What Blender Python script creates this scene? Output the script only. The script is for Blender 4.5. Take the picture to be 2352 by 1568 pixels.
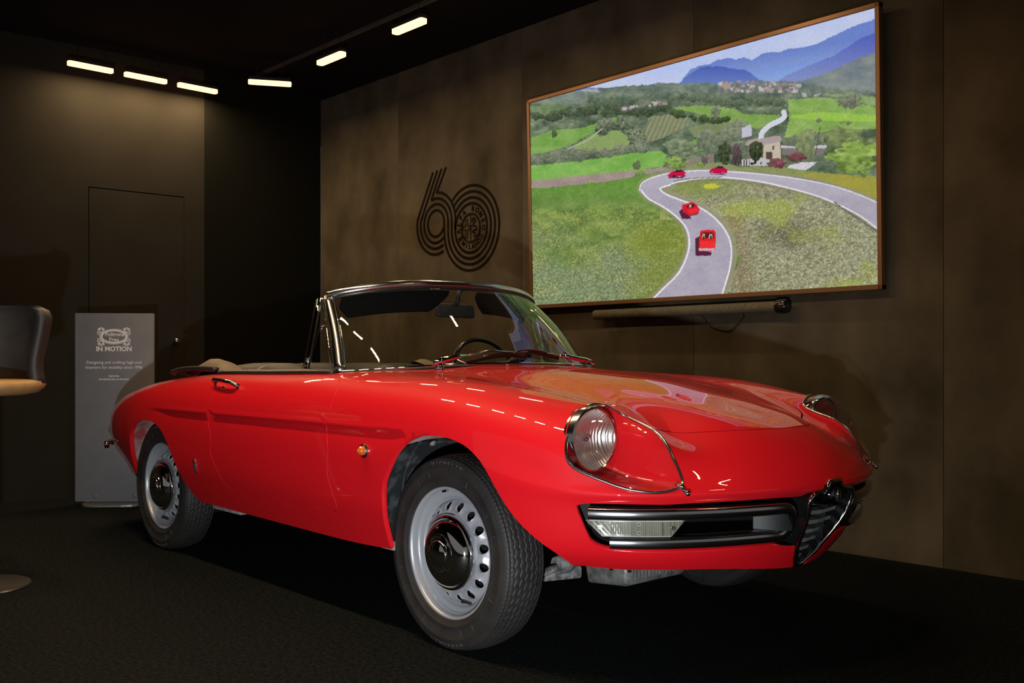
import bpy, bmesh, math, random
import numpy as np
from mathutils import Vector, Matrix
from mathutils.geometry import delaunay_2d_cdt
random.seed(4); RNG = np.random.default_rng(4)
for _o in list(bpy.data.objects): bpy.data.objects.remove(_o, do_unlink=True)
SC = bpy.context.scene; COL = SC.collection

# ------------------------------------------------------------------ camera
CAMP = Vector((7.0094859, -4.32222077, .9039))
cd = bpy.data.cameras.new('camera'); cam = bpy.data.objects.new('camera', cd); COL.objects.link(cam)
cd.sensor_width = 36.0; cd.lens = 35.0; cd.clip_start = .05
cd.shift_y = (829 - 784) / 2352.0
cam.matrix_world = Matrix(((.67605823, 0, .7368482, CAMP.x), (.7368482, 0, -.67605823, CAMP.y), (0, 1, 0, CAMP.z), (0, 0, 0, 1)))
SC.camera = cam

# ------------------------------------------------------------------ world, lights, exposure
SC.view_settings.view_transform = 'Standard'; SC.view_settings.look = 'None'
SC.view_settings.exposure = 0.0; SC.view_settings.gamma = 1.0; SC.view_settings.use_curve_mapping = False
wd = bpy.data.worlds.new('hall'); SC.world = wd; wd.use_nodes = True
wd.node_tree.nodes['Background'].inputs[0].default_value = (.85, .8, .75, 1)
wd.node_tree.nodes['Background'].inputs[1].default_value = .16
# the photographer's flash, held low and a little to the left of the lens
fl = bpy.data.lights.new('camera_flash', 'SPOT'); flo = bpy.data.objects.new('camera_flash', fl); COL.objects.link(flo)
fl.energy = 410; fl.color = (.93, .97, 1.0); fl.shadow_soft_size = .03; fl.spot_size = math.radians(88); fl.spot_blend = 1.0
flo.location = (6.874, -4.470, .30)
flo.rotation_euler = (Vector((3.15, -2.15, .60)) - Vector(flo.location)).to_track_quat('-Z', 'Y').to_euler()
LAMP_E = 4.5; LAMP_C = (1.0, .46, .165)
LIGHT_W = 4.6; LIGHT_C = (1.0, .71, .40)      # the warm light each bar gives
TV_E = 1.0

# ------------------------------------------------------------------ helpers
def link(o, parent=None):
    COL.objects.link(o)
    if parent is not None: o.parent = parent
    return o
def empty(name, loc=(0, 0, 0), rz=0., label=None, cat=None, group=None, parent=None):
    o = bpy.data.objects.new(name, None); o.empty_display_size = .05; link(o, parent)
    o.location = loc; o.rotation_euler = (0, 0, rz); tag(o, label, cat, group); return o
def tag(o, label=None, cat=None, group=None, kind=None):
    if label: o['label'] = label
    if cat: o['category'] = cat
    if group: o['group'] = group
    if kind: o['kind'] = kind
    return o
def mk(name, verts, faces, mat=None, parent=None, smooth=False, loc=None, ang=None):
    me = bpy.data.meshes.new(name); me.from_pydata([tuple(map(float, v)) for v in verts], [], [tuple(int(i) for i in f) for f in faces]); me.update()
    return mo(name, me, mat, parent, smooth, loc, ang)
def mo(name, me, mat=None, parent=None, smooth=False, loc=None, ang=None):
    if mat is not None: me.materials.append(mat)
    if smooth:
        me.polygons.foreach_set('use_smooth', [True] * len(me.polygons))
        if ang is not None: me.set_sharp_from_angle(angle=math.radians(ang))
    o = bpy.data.objects.new(name, me); link(o, parent)
    if loc is not None: o.location = loc
    return o
class G:
    """collects shapes into one mesh"""
    def __init__(s): s.v = []; s.f = []
    def add(s, v, f):
        n = len(s.v); s.v += [tuple(p) for p in v]; s.f += [tuple(i + n for i in q) for q in f]; return s
    def box(s, c, d, R=None):
        x, y, z = [k / 2 for k in d]
        v = [Vector((a, b, e)) for a in (-x, x) for b in (-y, y) for e in (-z, z)]
        if R is not None: v = [R @ p for p in v]
        v = [p + Vector(c) for p in v]
        return s.add(v, [(0, 1, 3, 2), (4, 6, 7, 5), (0, 4, 5, 1), (2, 3, 7, 6), (0, 2, 6, 4), (1, 5, 7, 3)])
    def tube(s, pts, r, n=8, closed=False, caps=True, up=(0, 0, 1)):
        pts = [Vector(p) for p in pts]; m = len(pts); rr = r if hasattr(r, '__len__') else [r] * m
        V = []; prev = None
        for i, p in enumerate(pts):
            a = pts[i - 1] if (i > 0 or closed) else p; b = pts[(i + 1) % m] if (i < m - 1 or closed) else p
            t = (b - a).normalized()
            if prev is None:
                u = Vector(up); u = u - t * u.dot(t)
                if u.length < 1e-3: u = Vector((1, 0, 0)) - t * t.x
            else: u = prev - t * prev.dot(t)
            u.normalize(); prev = u; w = t.cross(u)
            for k in range(n):
                q = 2 * math.pi * k / n; V.append(p + (u * math.cos(q) + w * math.sin(q)) * rr[i])
        F = []
        for i in range(m if closed else m - 1):
            for k in range(n):
                a, b = i * n + k, i * n + (k + 1) % n; c, d = ((i + 1) % m) * n + (k + 1) % n, ((i + 1) % m) * n + k
                F.append((a, b, c, d))
        if caps and not closed: F += [tuple(range(n))[::-1], tuple((m - 1) * n + k for k in range(n))]
        return s.add(V, F)
    def lathe(s, prof, n=48, axis='y', cap=False, a0=0, a1=2 * math.pi):
        """prof: (radius, along-axis)"""
        V = []; m = len(prof); full = abs(a1 - a0 - 2 * math.pi) < 1e-6; nn = n if full else n + 1
        for k in range(nn):
            q = a0 + (a1 - a0) * k / n; c, si = math.cos(q), math.sin(q)
            for r, h in prof:
                V.append({'y': (r * c, h, r * si), 'z': (r * c, r * si, h), 'x': (h, r * c, r * si)}[axis])
        F = []
        for k in range(n):
            k2 = (k + 1) % nn
            for i in range(m - 1): F.append((k * m + i, k * m + i + 1, k2 * m + i + 1, k2 * m + i))
        return s.add(V, F)
    def obj(s, name, mat, parent=None, smooth=False, loc=None, ang=None): return mk(name, s.v, s.f, mat, parent, smooth, loc, ang)
def bevel_obj(o, w, seg=2):
    bm = bmesh.new(); bm.from_mesh(o.data)
    bmesh.ops.bevel(bm, geom=[e for e in bm.edges if len(e.link_faces) == 2 and e.calc_face_angle(0) > .6], offset=w, segments=seg, profile=.5, affect='EDGES', clamp_overlap=True)
    bm.to_mesh(o.data); bm.free()
    for p in o.data.polygons: p.use_smooth = True
    o.data.set_sharp_from_angle(angle=math.radians(40)); return o
def bx(name, c, d, mat, parent=None, w=0, R=None):
    o = G().box(c, d, R).obj(name, mat, parent)
    return bevel_obj(o, w) if w else o
def text_mesh(txt, size, align='CENTER', ext=.001, spacing=1.0, bold=0.0):
    cu = bpy.data.curves.new('t', 'FONT'); cu.body = txt; cu.size = size; cu.align_x = align; cu.align_y = 'CENTER'
    cu.extrude = ext; cu.space_character = spacing; cu.resolution_u = 3; cu.offset = bold
    o = bpy.data.objects.new('t', cu); COL.objects.link(o)
    dg = bpy.context.evaluated_depsgraph_get(); me = bpy.data.meshes.new_from_object(o.evaluated_get(dg))
    bpy.data.objects.remove(o, do_unlink=True); bpy.data.curves.remove(cu)
    v = [tuple(p.co) for p in me.vertices]; f = [tuple(p.vertices) for p in me.polygons]; bpy.data.meshes.remove(me); return v, f
def catmull(P, n=8, closed=False):
    P = [np.array(p, float) for p in P]; m = len(P); out = []
    for i in range(m if closed else m - 1):
        p0 = P[(i - 1) % m] if (closed or i > 0) else 2 * P[0] - P[1]; p1 = P[i]; p2 = P[(i + 1) % m]
        p3 = P[(i + 2) % m] if (closed or i + 2 < m) else 2 * P[-1] - P[-2]
        t0 = 0; t1 = t0 + max(np.linalg.norm(p1 - p0), 1e-6) ** .5; t2 = t1 + max(np.linalg.norm(p2 - p1), 1e-6) ** .5; t3 = t2 + max(np.linalg.norm(p3 - p2), 1e-6) ** .5
        for k in range(n):
            t = t1 + (t2 - t1) * k / n
            A1 = (t1 - t) / (t1 - t0) * p0 + (t - t0) / (t1 - t0) * p1; A2 = (t2 - t) / (t2 - t1) * p1 + (t - t1) / (t2 - t1) * p2; A3 = (t3 - t) / (t3 - t2) * p2 + (t - t2) / (t3 - t2) * p3
            B1 = (t2 - t) / (t2 - t0) * A1 + (t - t0) / (t2 - t0) * A2; B2 = (t3 - t) / (t3 - t1) * A2 + (t - t1) / (t3 - t1) * A3
            out.append((t2 - t) / (t2 - t1) * B1 + (t - t1) / (t2 - t1) * B2)
    if not closed: out.append(P[-1])
    return np.array(out)

# ------------------------------------------------------------------ materials
def setin(b, **k):
    for a, v in k.items():
        n = a.replace('_', ' ')
        for inp in b.inputs:
            if inp.name.lower() == n.lower(): inp.default_value = (tuple(v) + (1,) if isinstance(v, tuple) and len(v) == 3 else v); break
def mat(name, col, rough=.5, metal=0., **k):
    m = bpy.data.materials.new(name); m.use_nodes = True; b = m.node_tree.nodes['Principled BSDF']
    setin(b, Base_Color=col, Roughness=rough, Metallic=metal, **k); m.diffuse_color = tuple(col) + (1,); return m
def nt(m): return m.node_tree.nodes, m.node_tree.links, m.node_tree.nodes['Principled BSDF']
def noise_mix(m, c1, c2, scale=8., detail=4., lo=.35, hi=.65, bump=0., bscale=None, coord='Object', rough=None, stretch=None, dist=.002):
    N, L, b = nt(m)
    tc = N.new('ShaderNodeTexCoord'); src = tc.outputs[coord]
    if stretch:
        mp = N.new('ShaderNodeMapping'); mp.inputs['Scale'].default_value = stretch; L.new(src, mp.inputs[0]); src = mp.outputs[0]
    n = N.new('ShaderNodeTexNoise'); n.inputs['Scale'].default_value = scale; n.inputs['Detail'].default_value = detail; L.new(src, n.inputs['Vector'])
    r = N.new('ShaderNodeValToRGB'); r.color_ramp.elements[0].position = lo; r.color_ramp.elements[1].position = hi
    r.color_ramp.elements[0].color = tuple(c1) + (1,); r.color_ramp.elements[1].color = tuple(c2) + (1,)
    L.new(n.outputs['Fac'], r.inputs[0]); L.new(r.outputs[0], b.inputs['Base Color'])
    if bump:
        n2 = N.new('ShaderNodeTexNoise'); n2.inputs['Scale'].default_value = bscale or scale * 6; n2.inputs['Detail'].default_value = 3; L.new(src, n2.inputs['Vector'])
        bp = N.new('ShaderNodeBump'); bp.inputs['Strength'].default_value = bump; bp.inputs['Distance'].default_value = dist
        L.new(n2.outputs['Fac'], bp.inputs['Height']); L.new(bp.outputs[0], b.inputs['Normal'])
    return m
def emis(name, col, e):
    m = bpy.data.materials.new(name); m.use_nodes = True; N = m.node_tree.nodes; N.clear()
    o = N.new('ShaderNodeOutputMaterial'); em = N.new('ShaderNodeEmission'); em.inputs[0].default_value = tuple(col) + (1,); em.inputs[1].default_value = e
    m.node_tree.links.new(em.outputs[0], o.inputs[0]); return m
def thin_glass(name, tint=(.97, .98, .97), refl=1.0, ior=1.5):
    """architectural pane: sees through with a Fresnel mirror on top"""
    m = bpy.data.materials.new(name); m.use_nodes = True; N = m.node_tree.nodes; L = m.node_tree.links; N.clear()
    o = N.new('ShaderNodeOutputMaterial'); t = N.new('ShaderNodeBsdfTransparent'); g = N.new('ShaderNodeBsdfGlossy'); mx = N.new('ShaderNodeMixShader')
    t.inputs[0].default_value = tuple(tint) + (1,); g.inputs['Roughness'].default_value = .0; g.inputs[0].default_value = (refl, refl, refl, 1)
    lw = N.new('ShaderNodeLayerWeight'); lw.inputs[0].default_value = .5; f0 = ((ior - 1) / (ior + 1)) ** 2 * 1.8
    p5 = N.new('ShaderNodeMath'); p5.operation = 'POWER'; p5.inputs[1].default_value = 5; L.new(lw.outputs['Facing'], p5.inputs[0])
    ma = N.new('ShaderNodeMath'); ma.operation = 'MULTIPLY_ADD'; ma.inputs[1].default_value = 1 - f0; ma.inputs[2].default_value = f0; L.new(p5.outputs[0], ma.inputs[0]); L.new(ma.outputs[0], mx.inputs[0]); L.new(t.outputs[0], mx.inputs[1]); L.new(g.outputs[0], mx.inputs[2]); L.new(mx.outputs[0], o.inputs[0]); return m

M = {}
M['paint'] = mat('red_car_paint', (.64, .007, .0135), .5, Coat_Weight=1.0, Coat_Roughness=.015, Specular_IOR_Level=.12)
M['chrome'] = mat('chrome', (.78, .78, .79), .06, 1.0)
M['chrome_dull'] = mat('worn_chrome', (.62, .62, .63), .18, 1.0)
M['bumper'] = mat('hazy_bumper_chrome', (.60, .61, .64), .17, 1.0)
M['chrome_dark'] = mat('dark_chrome', (.20, .20, .21), .16, 1.0)
M['black'] = mat('black_paint', (.006, .006, .006), .6)
M['black_gloss'] = mat('black_gloss', (.008, .008, .008), .18)
M['rubber_black'] = mat('black_rubber_seal', (.012, .012, .012), .45)
M['tyre'] = noise_mix(mat('tyre_rubber', (.03, .028, .027), .62), (.013, .011, .010), (.023, .0205, .019), 14, 4, .3, .7, .25, 160)
M['letters'] = mat('tyre_letters', (.085, .08, .076), .6)
M['silver'] = mat('silver_rim_paint', (.40, .41, .44), .34, .35)
M['glass'] = thin_glass('windscreen_glass', (.90, .92, .90))
M['lens_tint'] = None
M['cover'] = thin_glass('headlight_cover_plastic', (.96, .965, .96), 1.0, 1.62)
M['leather'] = noise_mix(mat('dark_leather', (.045, .038, .030), .42), (.035, .030, .024), (.055, .047, .038), 20, 4, .3, .7, .3, 220)
M['vinyl'] = noise_mix(mat('black_vinyl', (.015, .015, .016), .5), (.010, .010, .011), (.02, .02, .021), 30, 3, .3, .7, .4, 300)
M['beige'] = noise_mix(mat('beige_lining', (.30, .24, .16), .75), (.13, .10, .065), (.19, .15, .10), 18, 4, .3, .7, .3, 200)
M['amber'] = mat('amber_lens', (.75, .16, .02), .12, Transmission_Weight=.3, Coat_Weight=1.0)
M['redlens'] = mat('red_lens', (.45, .01, .01), .12, Coat_Weight=1.0)
M['alu'] = noise_mix(mat('cast_aluminium', (.34, .34, .33), .5, .6), (.20, .20, .19), (.42, .42, .41), 30, 5, .35, .65, .5, 120)
M['steel_dirty'] = noise_mix(mat('dirty_steel', (.12, .12, .115), .75), (.05, .05, .05), (.24, .24, .235), 45, 6, .35, .7, .6, 150)
# ------------------------------------------------------------------ body surface (control net -> smooth skin)
# ---- body control net: half car, x forward (front axle 0), y outward, z up.
def natspline(t, y, tq):
    t=np.asarray(t,float); y=np.asarray(y,float); n=len(t); h=np.diff(t)
    A=np.zeros((n,n)); B=np.zeros_like(y); A[0,0]=A[-1,-1]=1
    for i in range(1,n-1):
        A[i,i-1]=h[i-1]; A[i,i]=2*(h[i-1]+h[i]); A[i,i+1]=h[i]
        B[i]=6*((y[i+1]-y[i])/h[i]-(y[i]-y[i-1])/h[i-1])
    M=np.linalg.solve(A,B.reshape(n,-1)).reshape(y.shape)
    k=np.clip(np.searchsorted(t,tq,side='right')-1,0,n-2); hk=h[k]
    a=(t[k+1]-tq)/hk; b=(tq-t[k])/hk
    sh=(slice(None),)+(None,)*(y.ndim-1); a=a[sh]; b=b[sh]; hh=hk[sh]
    return a*y[k]+b*y[k+1]+((a**3-a)*M[k]+(b**3-b)*M[k+1])*hh*hh/6
def sec(x,*yz): return [(x,)+p if len(p)==2 else p for p in yz]
STN=[
 # tail stem .. forward.  lines: 0 bottom,1 low,2 mid,3 upper-mid,4 waist,5 upper,6 shoulder,7 crown,8 inner,9 deck,10 centre
 [(-3.300,0,.36),(-3.325,0,.42),(-3.345,0,.50),(-3.352,0,.56),(-3.350,0,.60),(-3.342,0,.628),(-3.330,0,.643),(-3.318,0,.652),(-3.305,0,.658),(-3.292,0,.663),(-3.280,0,.667)],
 [(-3.295,.20,.36),(-3.318,.205,.42),(-3.338,.21,.50),(-3.345,.21,.56),(-3.343,.21,.60),(-3.334,.205,.628),(-3.322,.20,.643),(-3.308,.185,.654),(-3.295,.15,.661),(-3.283,.08,.667),(-3.272,0,.669)],
 [(-3.27,.38,.36),(-3.293,.395,.42),(-3.315,.41,.50),(-3.322,.41,.56),(-3.318,.408,.60),(-3.307,.40,.63),(-3.292,.388,.648),(-3.275,.355,.662),(-3.26,.27,.674),(-3.25,.14,.682),(-3.245,0,.684)],
 [(-3.20,.49,.355),(-3.235,.515,.42),(-3.262,.535,.50),(-3.268,.538,.56),(-3.26,.533,.605),(-3.245,.52,.638),(-3.226,.50,.662),(-3.205,.45,.683),(-3.19,.33,.698),(-3.185,.17,.706),(-3.185,0,.708)],
 [(-3.11,.545,.35),(-3.14,.585,.42),(-3.165,.607,.50),(-3.17,.609,.565),(-3.16,.602,.615),(-3.145,.585,.655),(-3.125,.555,.685),(-3.105,.495,.708),(-3.095,.36,.722),(-3.09,.18,.73),(-3.09,0,.733)],
 [(-2.98,.585,.345),(-3.00,.634,.42),(-3.01,.660,.50),(-3.01,.663,.57),(-3.005,.655,.63),(-2.99,.636,.675),(-2.975,.598,.715),(-2.96,.53,.738),(-2.95,.38,.75),(-2.945,.19,.756),(-2.945,0,.758)],
 [(-2.76,.645,.318),(-2.77,.690,.42),(-2.77,.716,.50),(-2.77,.720,.58),(-2.765,.712,.65),(-2.755,.690,.705),(-2.745,.640,.746),(-2.735,.56,.766),(-2.73,.39,.776),(-2.73,.19,.781),(-2.73,0,.783)],
 sec(-2.45,(.69,.305),(.742,.41),(.766,.51),(.772,.60),(.766,.665),(.745,.73),(.692,.778),(.60,.798),(.42,.806),(.21,.811),(0,.813)),
 sec(-2.1,(.718,.295),(.768,.40),(.788,.52),(.795,.61),(.794,.675),(.777,.747),(.722,.806),(.63,.829),(.44,.838),(.22,.843),(0,.845)),
 sec(-1.7,(.733,.283),(.777,.395),(.798,.525),(.806,.615),(.808,.678),(.794,.757),(.745,.823),(.655,.849),(.45,.862),(.23,.869),(0,.872)),
 sec(-1.2,(.738,.277),(.780,.39),(.802,.525),(.811,.615),(.814,.68),(.801,.762),(.754,.828),(.668,.856),(.45,.872),(.24,.882),(0,.886)),
 sec(-.75,(.741,.273),(.782,.39),(.803,.525),(.812,.615),(.815,.68),(.803,.765),(.757,.830),(.673,.860),(.45,.877),(.25,.887),(0,.892)),
 sec(-.35,(.741,.276),(.783,.392),(.803,.525),(.812,.612),(.814,.677),(.803,.762),(.756,.824),(.66,.853),(.45,.865),(.25,.880),(0,.886)),
 sec(0.,(.738,.30),(.783,.395),(.803,.525),(.811,.605),(.812,.670),(.800,.750),(.750,.813),(.635,.841),(.45,.836),(.25,.852),(0,.860)),
 [(.24,.732,.32),(.245,.777,.395),(.25,.798,.522),(.25,.804,.588),(.25,.802,.647),(.245,.788,.725),(.24,.735,.787),(.235,.610,.817),(.23,.45,.805),(.225,.25,.820),(.22,0,.832)],
 [(.385,.705,.333),(.395,.750,.392),(.40,.772,.52),(.40,.777,.567),(.40,.773,.606),(.392,.766,.688),(.38,.717,.757),(.37,.592,.796),(.365,.44,.780),(.36,.25,.793),(.36,0,.806)],
 [(.495,.663,.338),(.515,.704,.39),(.52,.724,.518),(.52,.727,.548),(.517,.725,.570),(.502,.727,.643),(.49,.685,.720),(.48,.575,.779),(.478,.44,.744),(.48,.25,.766),(.48,0,.780)],
 [(.59,.610,.338),(.61,.645,.388),(.615,.662,.518),(.617,.665,.541),(.614,.662,.557),(.597,.662,.608),(.585,.633,.675),(.575,.553,.757),(.576,.43,.703),(.58,.25,.739),(.58,0,.753)],
 [(.665,.548,.338),(.69,.578,.388),(.696,.588,.518),(.70,.591,.540),(.697,.588,.553),(.683,.583,.583),(.668,.566,.629),(.655,.519,.693),(.655,.41,.671),(.66,.24,.716),(.665,0,.730)],
 [(.73,.465,.337),(.753,.488,.388),(.760,.496,.518),(.766,.499,.540),(.763,.497,.551),(.756,.491,.562),(.747,.480,.580),(.737,.458,.608),(.733,.36,.644),(.737,.20,.688),(.74,0,.703)],
 [(.79,.35,.333),(.815,.366,.387),(.823,.373,.518),(.831,.376,.540),(.828,.375,.551),(.823,.370,.559),(.817,.361,.572),(.81,.338,.592),(.805,.26,.624),(.802,.14,.656),(.80,0,.667)],
 [(.838,.21,.322),(.863,.219,.383),(.873,.223,.518),(.883,.226,.540),(.881,.225,.551),(.878,.222,.556),(.874,.216,.565),(.870,.202,.576),(.864,.155,.594),(.859,.08,.614),(.856,0,.622)],
 [(.86,.09,.312),(.886,.096,.38),(.897,.098,.518),(.909,.10,.540),(.907,.10,.5505),(.9055,.0985,.5535),(.9035,.095,.5575),(.901,.089,.5625),(.8975,.068,.57),(.8945,.036,.5785),(.893,0,.582)],
 [(.865,0,.308),(.892,0,.378),(.903,0,.518),(.914,0,.540),(.9125,0,.5502),(.9122,0,.5512),(.9118,0,.5522),(.9114,0,.5532),(.9110,0,.5542),(.9106,0,.5552),(.910,0,.556)],
]
KU,KV=12,18
def groove_amp(x):
    s=lambda a,b,q: np.clip((q-a)/(b-a),0,1)**2*(3-2*np.clip((q-a)/(b-a),0,1))
    return s(-2.25,-1.85,x)*(1-s(-.25,.12,x))
class Body:
    def __init__(s):
        P=np.array(STN,float); n,nl,_=P.shape
        # the nose tucks back below the brow (towards the valance)
        for i,w in zip(range(n-9,n),(.25,.6,1,1,1,1,1,1,1)):
            t=P[min(i+1,n-1),4,:2]-P[i-1,4,:2]
            if i==n-1: t=np.array([0,-1.])
            t/=np.linalg.norm(t); nr=np.array([-t[1],t[0]])
            for k,d,dz in ((0,.070,-.023),(1,.050,-.011),(2,.012,-.003)): P[i,k,:2]-=nr*d*w; P[i,k,2]+=dz*w; P[i,k,1]=max(P[i,k,1],0)
            if i==n-1: P[i,:,1]=0
        m=np.array([1,-1,1.])
        Pg=np.concatenate([P[2:3]*m,P[1:2]*m,P,P[-2:-1]*m,P[-3:-2]*m])
        d=np.linalg.norm(np.diff(Pg,axis=0),axis=2)[:,[1,2,4,5,6,7,8]].mean(1)
        T=np.concatenate([[0],np.cumsum(np.maximum(d,.02))]); T-=T[2]
        s.Tn=T[2:-2]
        tq=np.concatenate([np.linspace(s.Tn[i],s.Tn[i+1],KU,endpoint=False) for i in range(n-1)]+[[s.Tn[-1]]])
        L=natspline(T,Pg,tq)
        rows=[]
        for col in L:
            C=np.concatenate([col,col[-2:-1]*m,col[-3:-2]*m])
            c=np.concatenate([[0],np.cumsum(np.maximum(np.linalg.norm(np.diff(C,axis=0),axis=1),1e-4)**.8)])
            q=np.concatenate([np.linspace(c[i],c[i+1],KV,endpoint=False) for i in range(nl-1)]+[[c[nl-1]]])
            rows.append(natspline(c,C,q))
        G=np.array(rows)
        x,z=G[...,0],G[...,2]
        # waist groove pressed into the flank
        side=np.arange(G.shape[1])<6*KV
        zg=.678
        q=(zg-z)
        st=np.clip(q/.008+.5,0,1); st=st*st*(3-2*st)
        dep=-.0125*st*np.exp(-np.maximum(q,0)/.06)+.002*np.exp(-((z-zg-.011)/.010)**2)
        G[...,1]+=dep*groove_amp(x)*side[None,:]
        G[...,1]=np.maximum(G[...,1],0)
        s.G=G; s.U=tq
        ref=np.linalg.norm(np.diff(L[::KU][9:18],axis=1),axis=2).mean(0)
        Vk=np.concatenate([[0],np.cumsum(ref)]); s.Vk=Vk
        s.V=np.concatenate([np.linspace(Vk[i],Vk[i+1],KV,endpoint=False) for i in range(nl-1)]+[[Vk[-1]]])
        gu=np.gradient(G,axis=0); gv=np.gradient(G,axis=1)
        # mirrored derivative at the symmetry ends
        N=np.cross(gu,gv); nn=np.linalg.norm(N,axis=2,keepdims=True); N=N/np.maximum(nn,1e-12)
        N[:,-1,1]=0; N[0,:,1]=0; N[-1,:,1]=0
        N/=np.maximum(np.linalg.norm(N,axis=2,keepdims=True),1e-9)
        if N[len(N)//2,2*KV,1]<0: N=-N
        s.N=N
    def _bil(s,A,U,V):
        i=np.clip(np.searchsorted(s.U,U,side='right')-1,0,len(s.U)-2); j=np.clip(np.searchsorted(s.V,V,side='right')-1,0,len(s.V)-2)
        a=np.clip((U-s.U[i])/(s.U[i+1]-s.U[i]),0,1)[:,None]; b=np.clip((V-s.V[j])/(s.V[j+1]-s.V[j]),0,1)[:,None]
        return (1-a)*(1-b)*A[i,j]+a*(1-b)*A[i+1,j]+(1-a)*b*A[i,j+1]+a*b*A[i+1,j+1]
    def pos(s,U,V): return s._bil(s.G,np.asarray(U,float),np.asarray(V,float))
    def nor(s,U,V):
        n=s._bil(s.N,np.asarray(U,float),np.asarray(V,float)); return n/np.linalg.norm(n,axis=1,keepdims=True)
    def inv(s,p):
        """(U,V) of the surface point nearest p (half car, y outward)."""
        p=np.asarray(p,float); d=((s.G-p)**2).sum(2); i,j=np.unravel_index(d.argmin(),d.shape)
        u,v=s.U[i],s.V[j]; e=2e-3
        for _ in range(12):
            S=s.pos([u,u+e,u-e],[v,v,v]); W=s.pos([v]*0+[u,u],[v+e,v-e])
            su=(S[1]-S[2])/(2*e); sv=(W[0]-W[1])/(2*e); r=p-S[0]
            A=np.array([[su@su,su@sv],[su@sv,sv@sv]])+1e-9*np.eye(2)
            du=np.linalg.solve(A,[su@r,sv@r]); du=np.clip(du,-.03,.03)
            u=np.clip(u+.8*du[0],s.U[0],s.U[-1]); v=np.clip(v+.8*du[1],s.V[0],s.V[-1])
        return u,v
# ------------------------------------------------------------------ room
M['wall_r'] = noise_mix(mat('taupe_wall_covering', (.12, .1, .075), .95, Specular_IOR_Level=.15), (.034, .027, .0155), (.096, .077, .048), 2.6, 9, .30, .70, .25, 260, stretch=(1, 1, .8))
M['wall_l'] = noise_mix(mat('matt_dark_wall', (.06, .058, .054), .95, Specular_IOR_Level=.06), (.0155, .0135, .0100), (.0185, .0163, .0122), 3, 5, .3, .7, .2, 300)
M['shaded_wall'] = mat('shade_darkened_wall', (.006, .006, .004), .95, Specular_IOR_Level=.05)  # corner wall: fall-off of the light put into the colour as near black
M['ceil'] = mat('black_ceiling', (.010, .009, .008), .95, Specular_IOR_Level=.05)
M['carpet'] = noise_mix(mat('black_carpet', (.010, .010, .010), .95, Specular_IOR_Level=.1), (.0022, .003, .003), (.0145, .018, .018), 70, 8, .35, .75, 1.0, 420, dist=.004)
ZC = 3.017
fl_ = bx('floor', (4.8, -4.0, -.05), (12.6, 11.0, .1), M['carpet']); tag(fl_, kind='structure')
ce_ = bx('ceiling', (4.8, -4.0, ZC + .05), (12.6, 11.0, .1), M['ceil']); tag(ce_, kind='structure')
wr = bx('wall_right', (4.8, .06, ZC / 2), (9.6, .08, ZC), M['black']); tag(wr, kind='structure')
xs = [0, 1.066, 2.393, 3.737, 5.082, 6.42, 7.76, 9.1]
pm = {}
for a, b in zip(xs[:-1], xs[1:]):
    w = b - a - .0022
    g = G().box((0, 0, ZC / 2), (w, .02, ZC)); o = g.obj('wall_panel', M['wall_r'], wr); o.location = ((a + b) / 2, .01, 0); bevel_obj(o, .0008, 1)
def slab(name, p0, p1, thick, z0, z1, m, parent=None, inset=0.0):
    """vertical slab whose front face runs p0->p1 (thickness away from the room)"""
    p0 = Vector(p0); p1 = Vector(p1); d = (p1 - p0).normalized(); n = Vector((-d.y, d.x))
    q = [p0 + n * inset, p1 + n * inset, p1 + n * thick, p0 + n * thick]
    v = [(a.x, a.y, z) for z in (z0, z1) for a in q]
    return mk(name, v, [(3, 2, 1, 0), (4, 5, 6, 7), (0, 1, 5, 4), (1, 2, 6, 5), (2, 3, 7, 6), (3, 0, 4, 7)], m, parent)
LA = Vector((.168, -1.077)); LD = Vector((.0557, 1.3549)).normalized() if False else (Vector((.168, -1.077)) - Vector((.1124, -2.432))).normalized()
def la(y): return LA + LD * ((y + 1.077) / LD.y)
wl = slab('wall_left', la(-8.6), LA, .16, 0, ZC, M['black'], inset=.03); tag(wl, kind='structure')
def lw(name, y0, y1, z0, z1, m, par, thick=.03): return slab(name, la(y0), la(y1), thick, z0, z1, m, par)
for y0, y1 in ((-8.6, -5.602), (-5.6, -3.402), (-3.4, -1.890)): lw('wall_panel', y0, y1, 0, ZC, M['wall_l'], wl)
lw('wall_panel', -1.890, -1.228, 2.081, ZC, M['wall_l'], wl); lw('wall_panel', -1.228, -1.079, 0, ZC, M['wall_l'], wl)
dr = lw('door_1', -1.884, -1.2305, .008, 2.074, M['wall_l'], None, .05); tag(dr, kind='structure')
hk = G(); hp = la(-1.30); hk.lathe([(.0, .0), (.012, .001), (.009, .012), (.009, .03), (.018, .036), (.018, .05), (.0, .052)], 16, 'x')
ho = hk.obj('door_knob', M['chrome'], dr, True); ho.location = (hp.x, hp.y, 1.047)
wc = slab('wall_corner', LA, (0.0, 0.0), .1, 0, ZC, M['shaded_wall']); tag(wc, kind='structure')
tr = bx('trim_1', (3.8, -.75, ZC - .012), (7.0, .02, .022), mat('dark_metal_rail', (.05, .045, .04), .4)); tag(tr, kind='structure')
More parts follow.
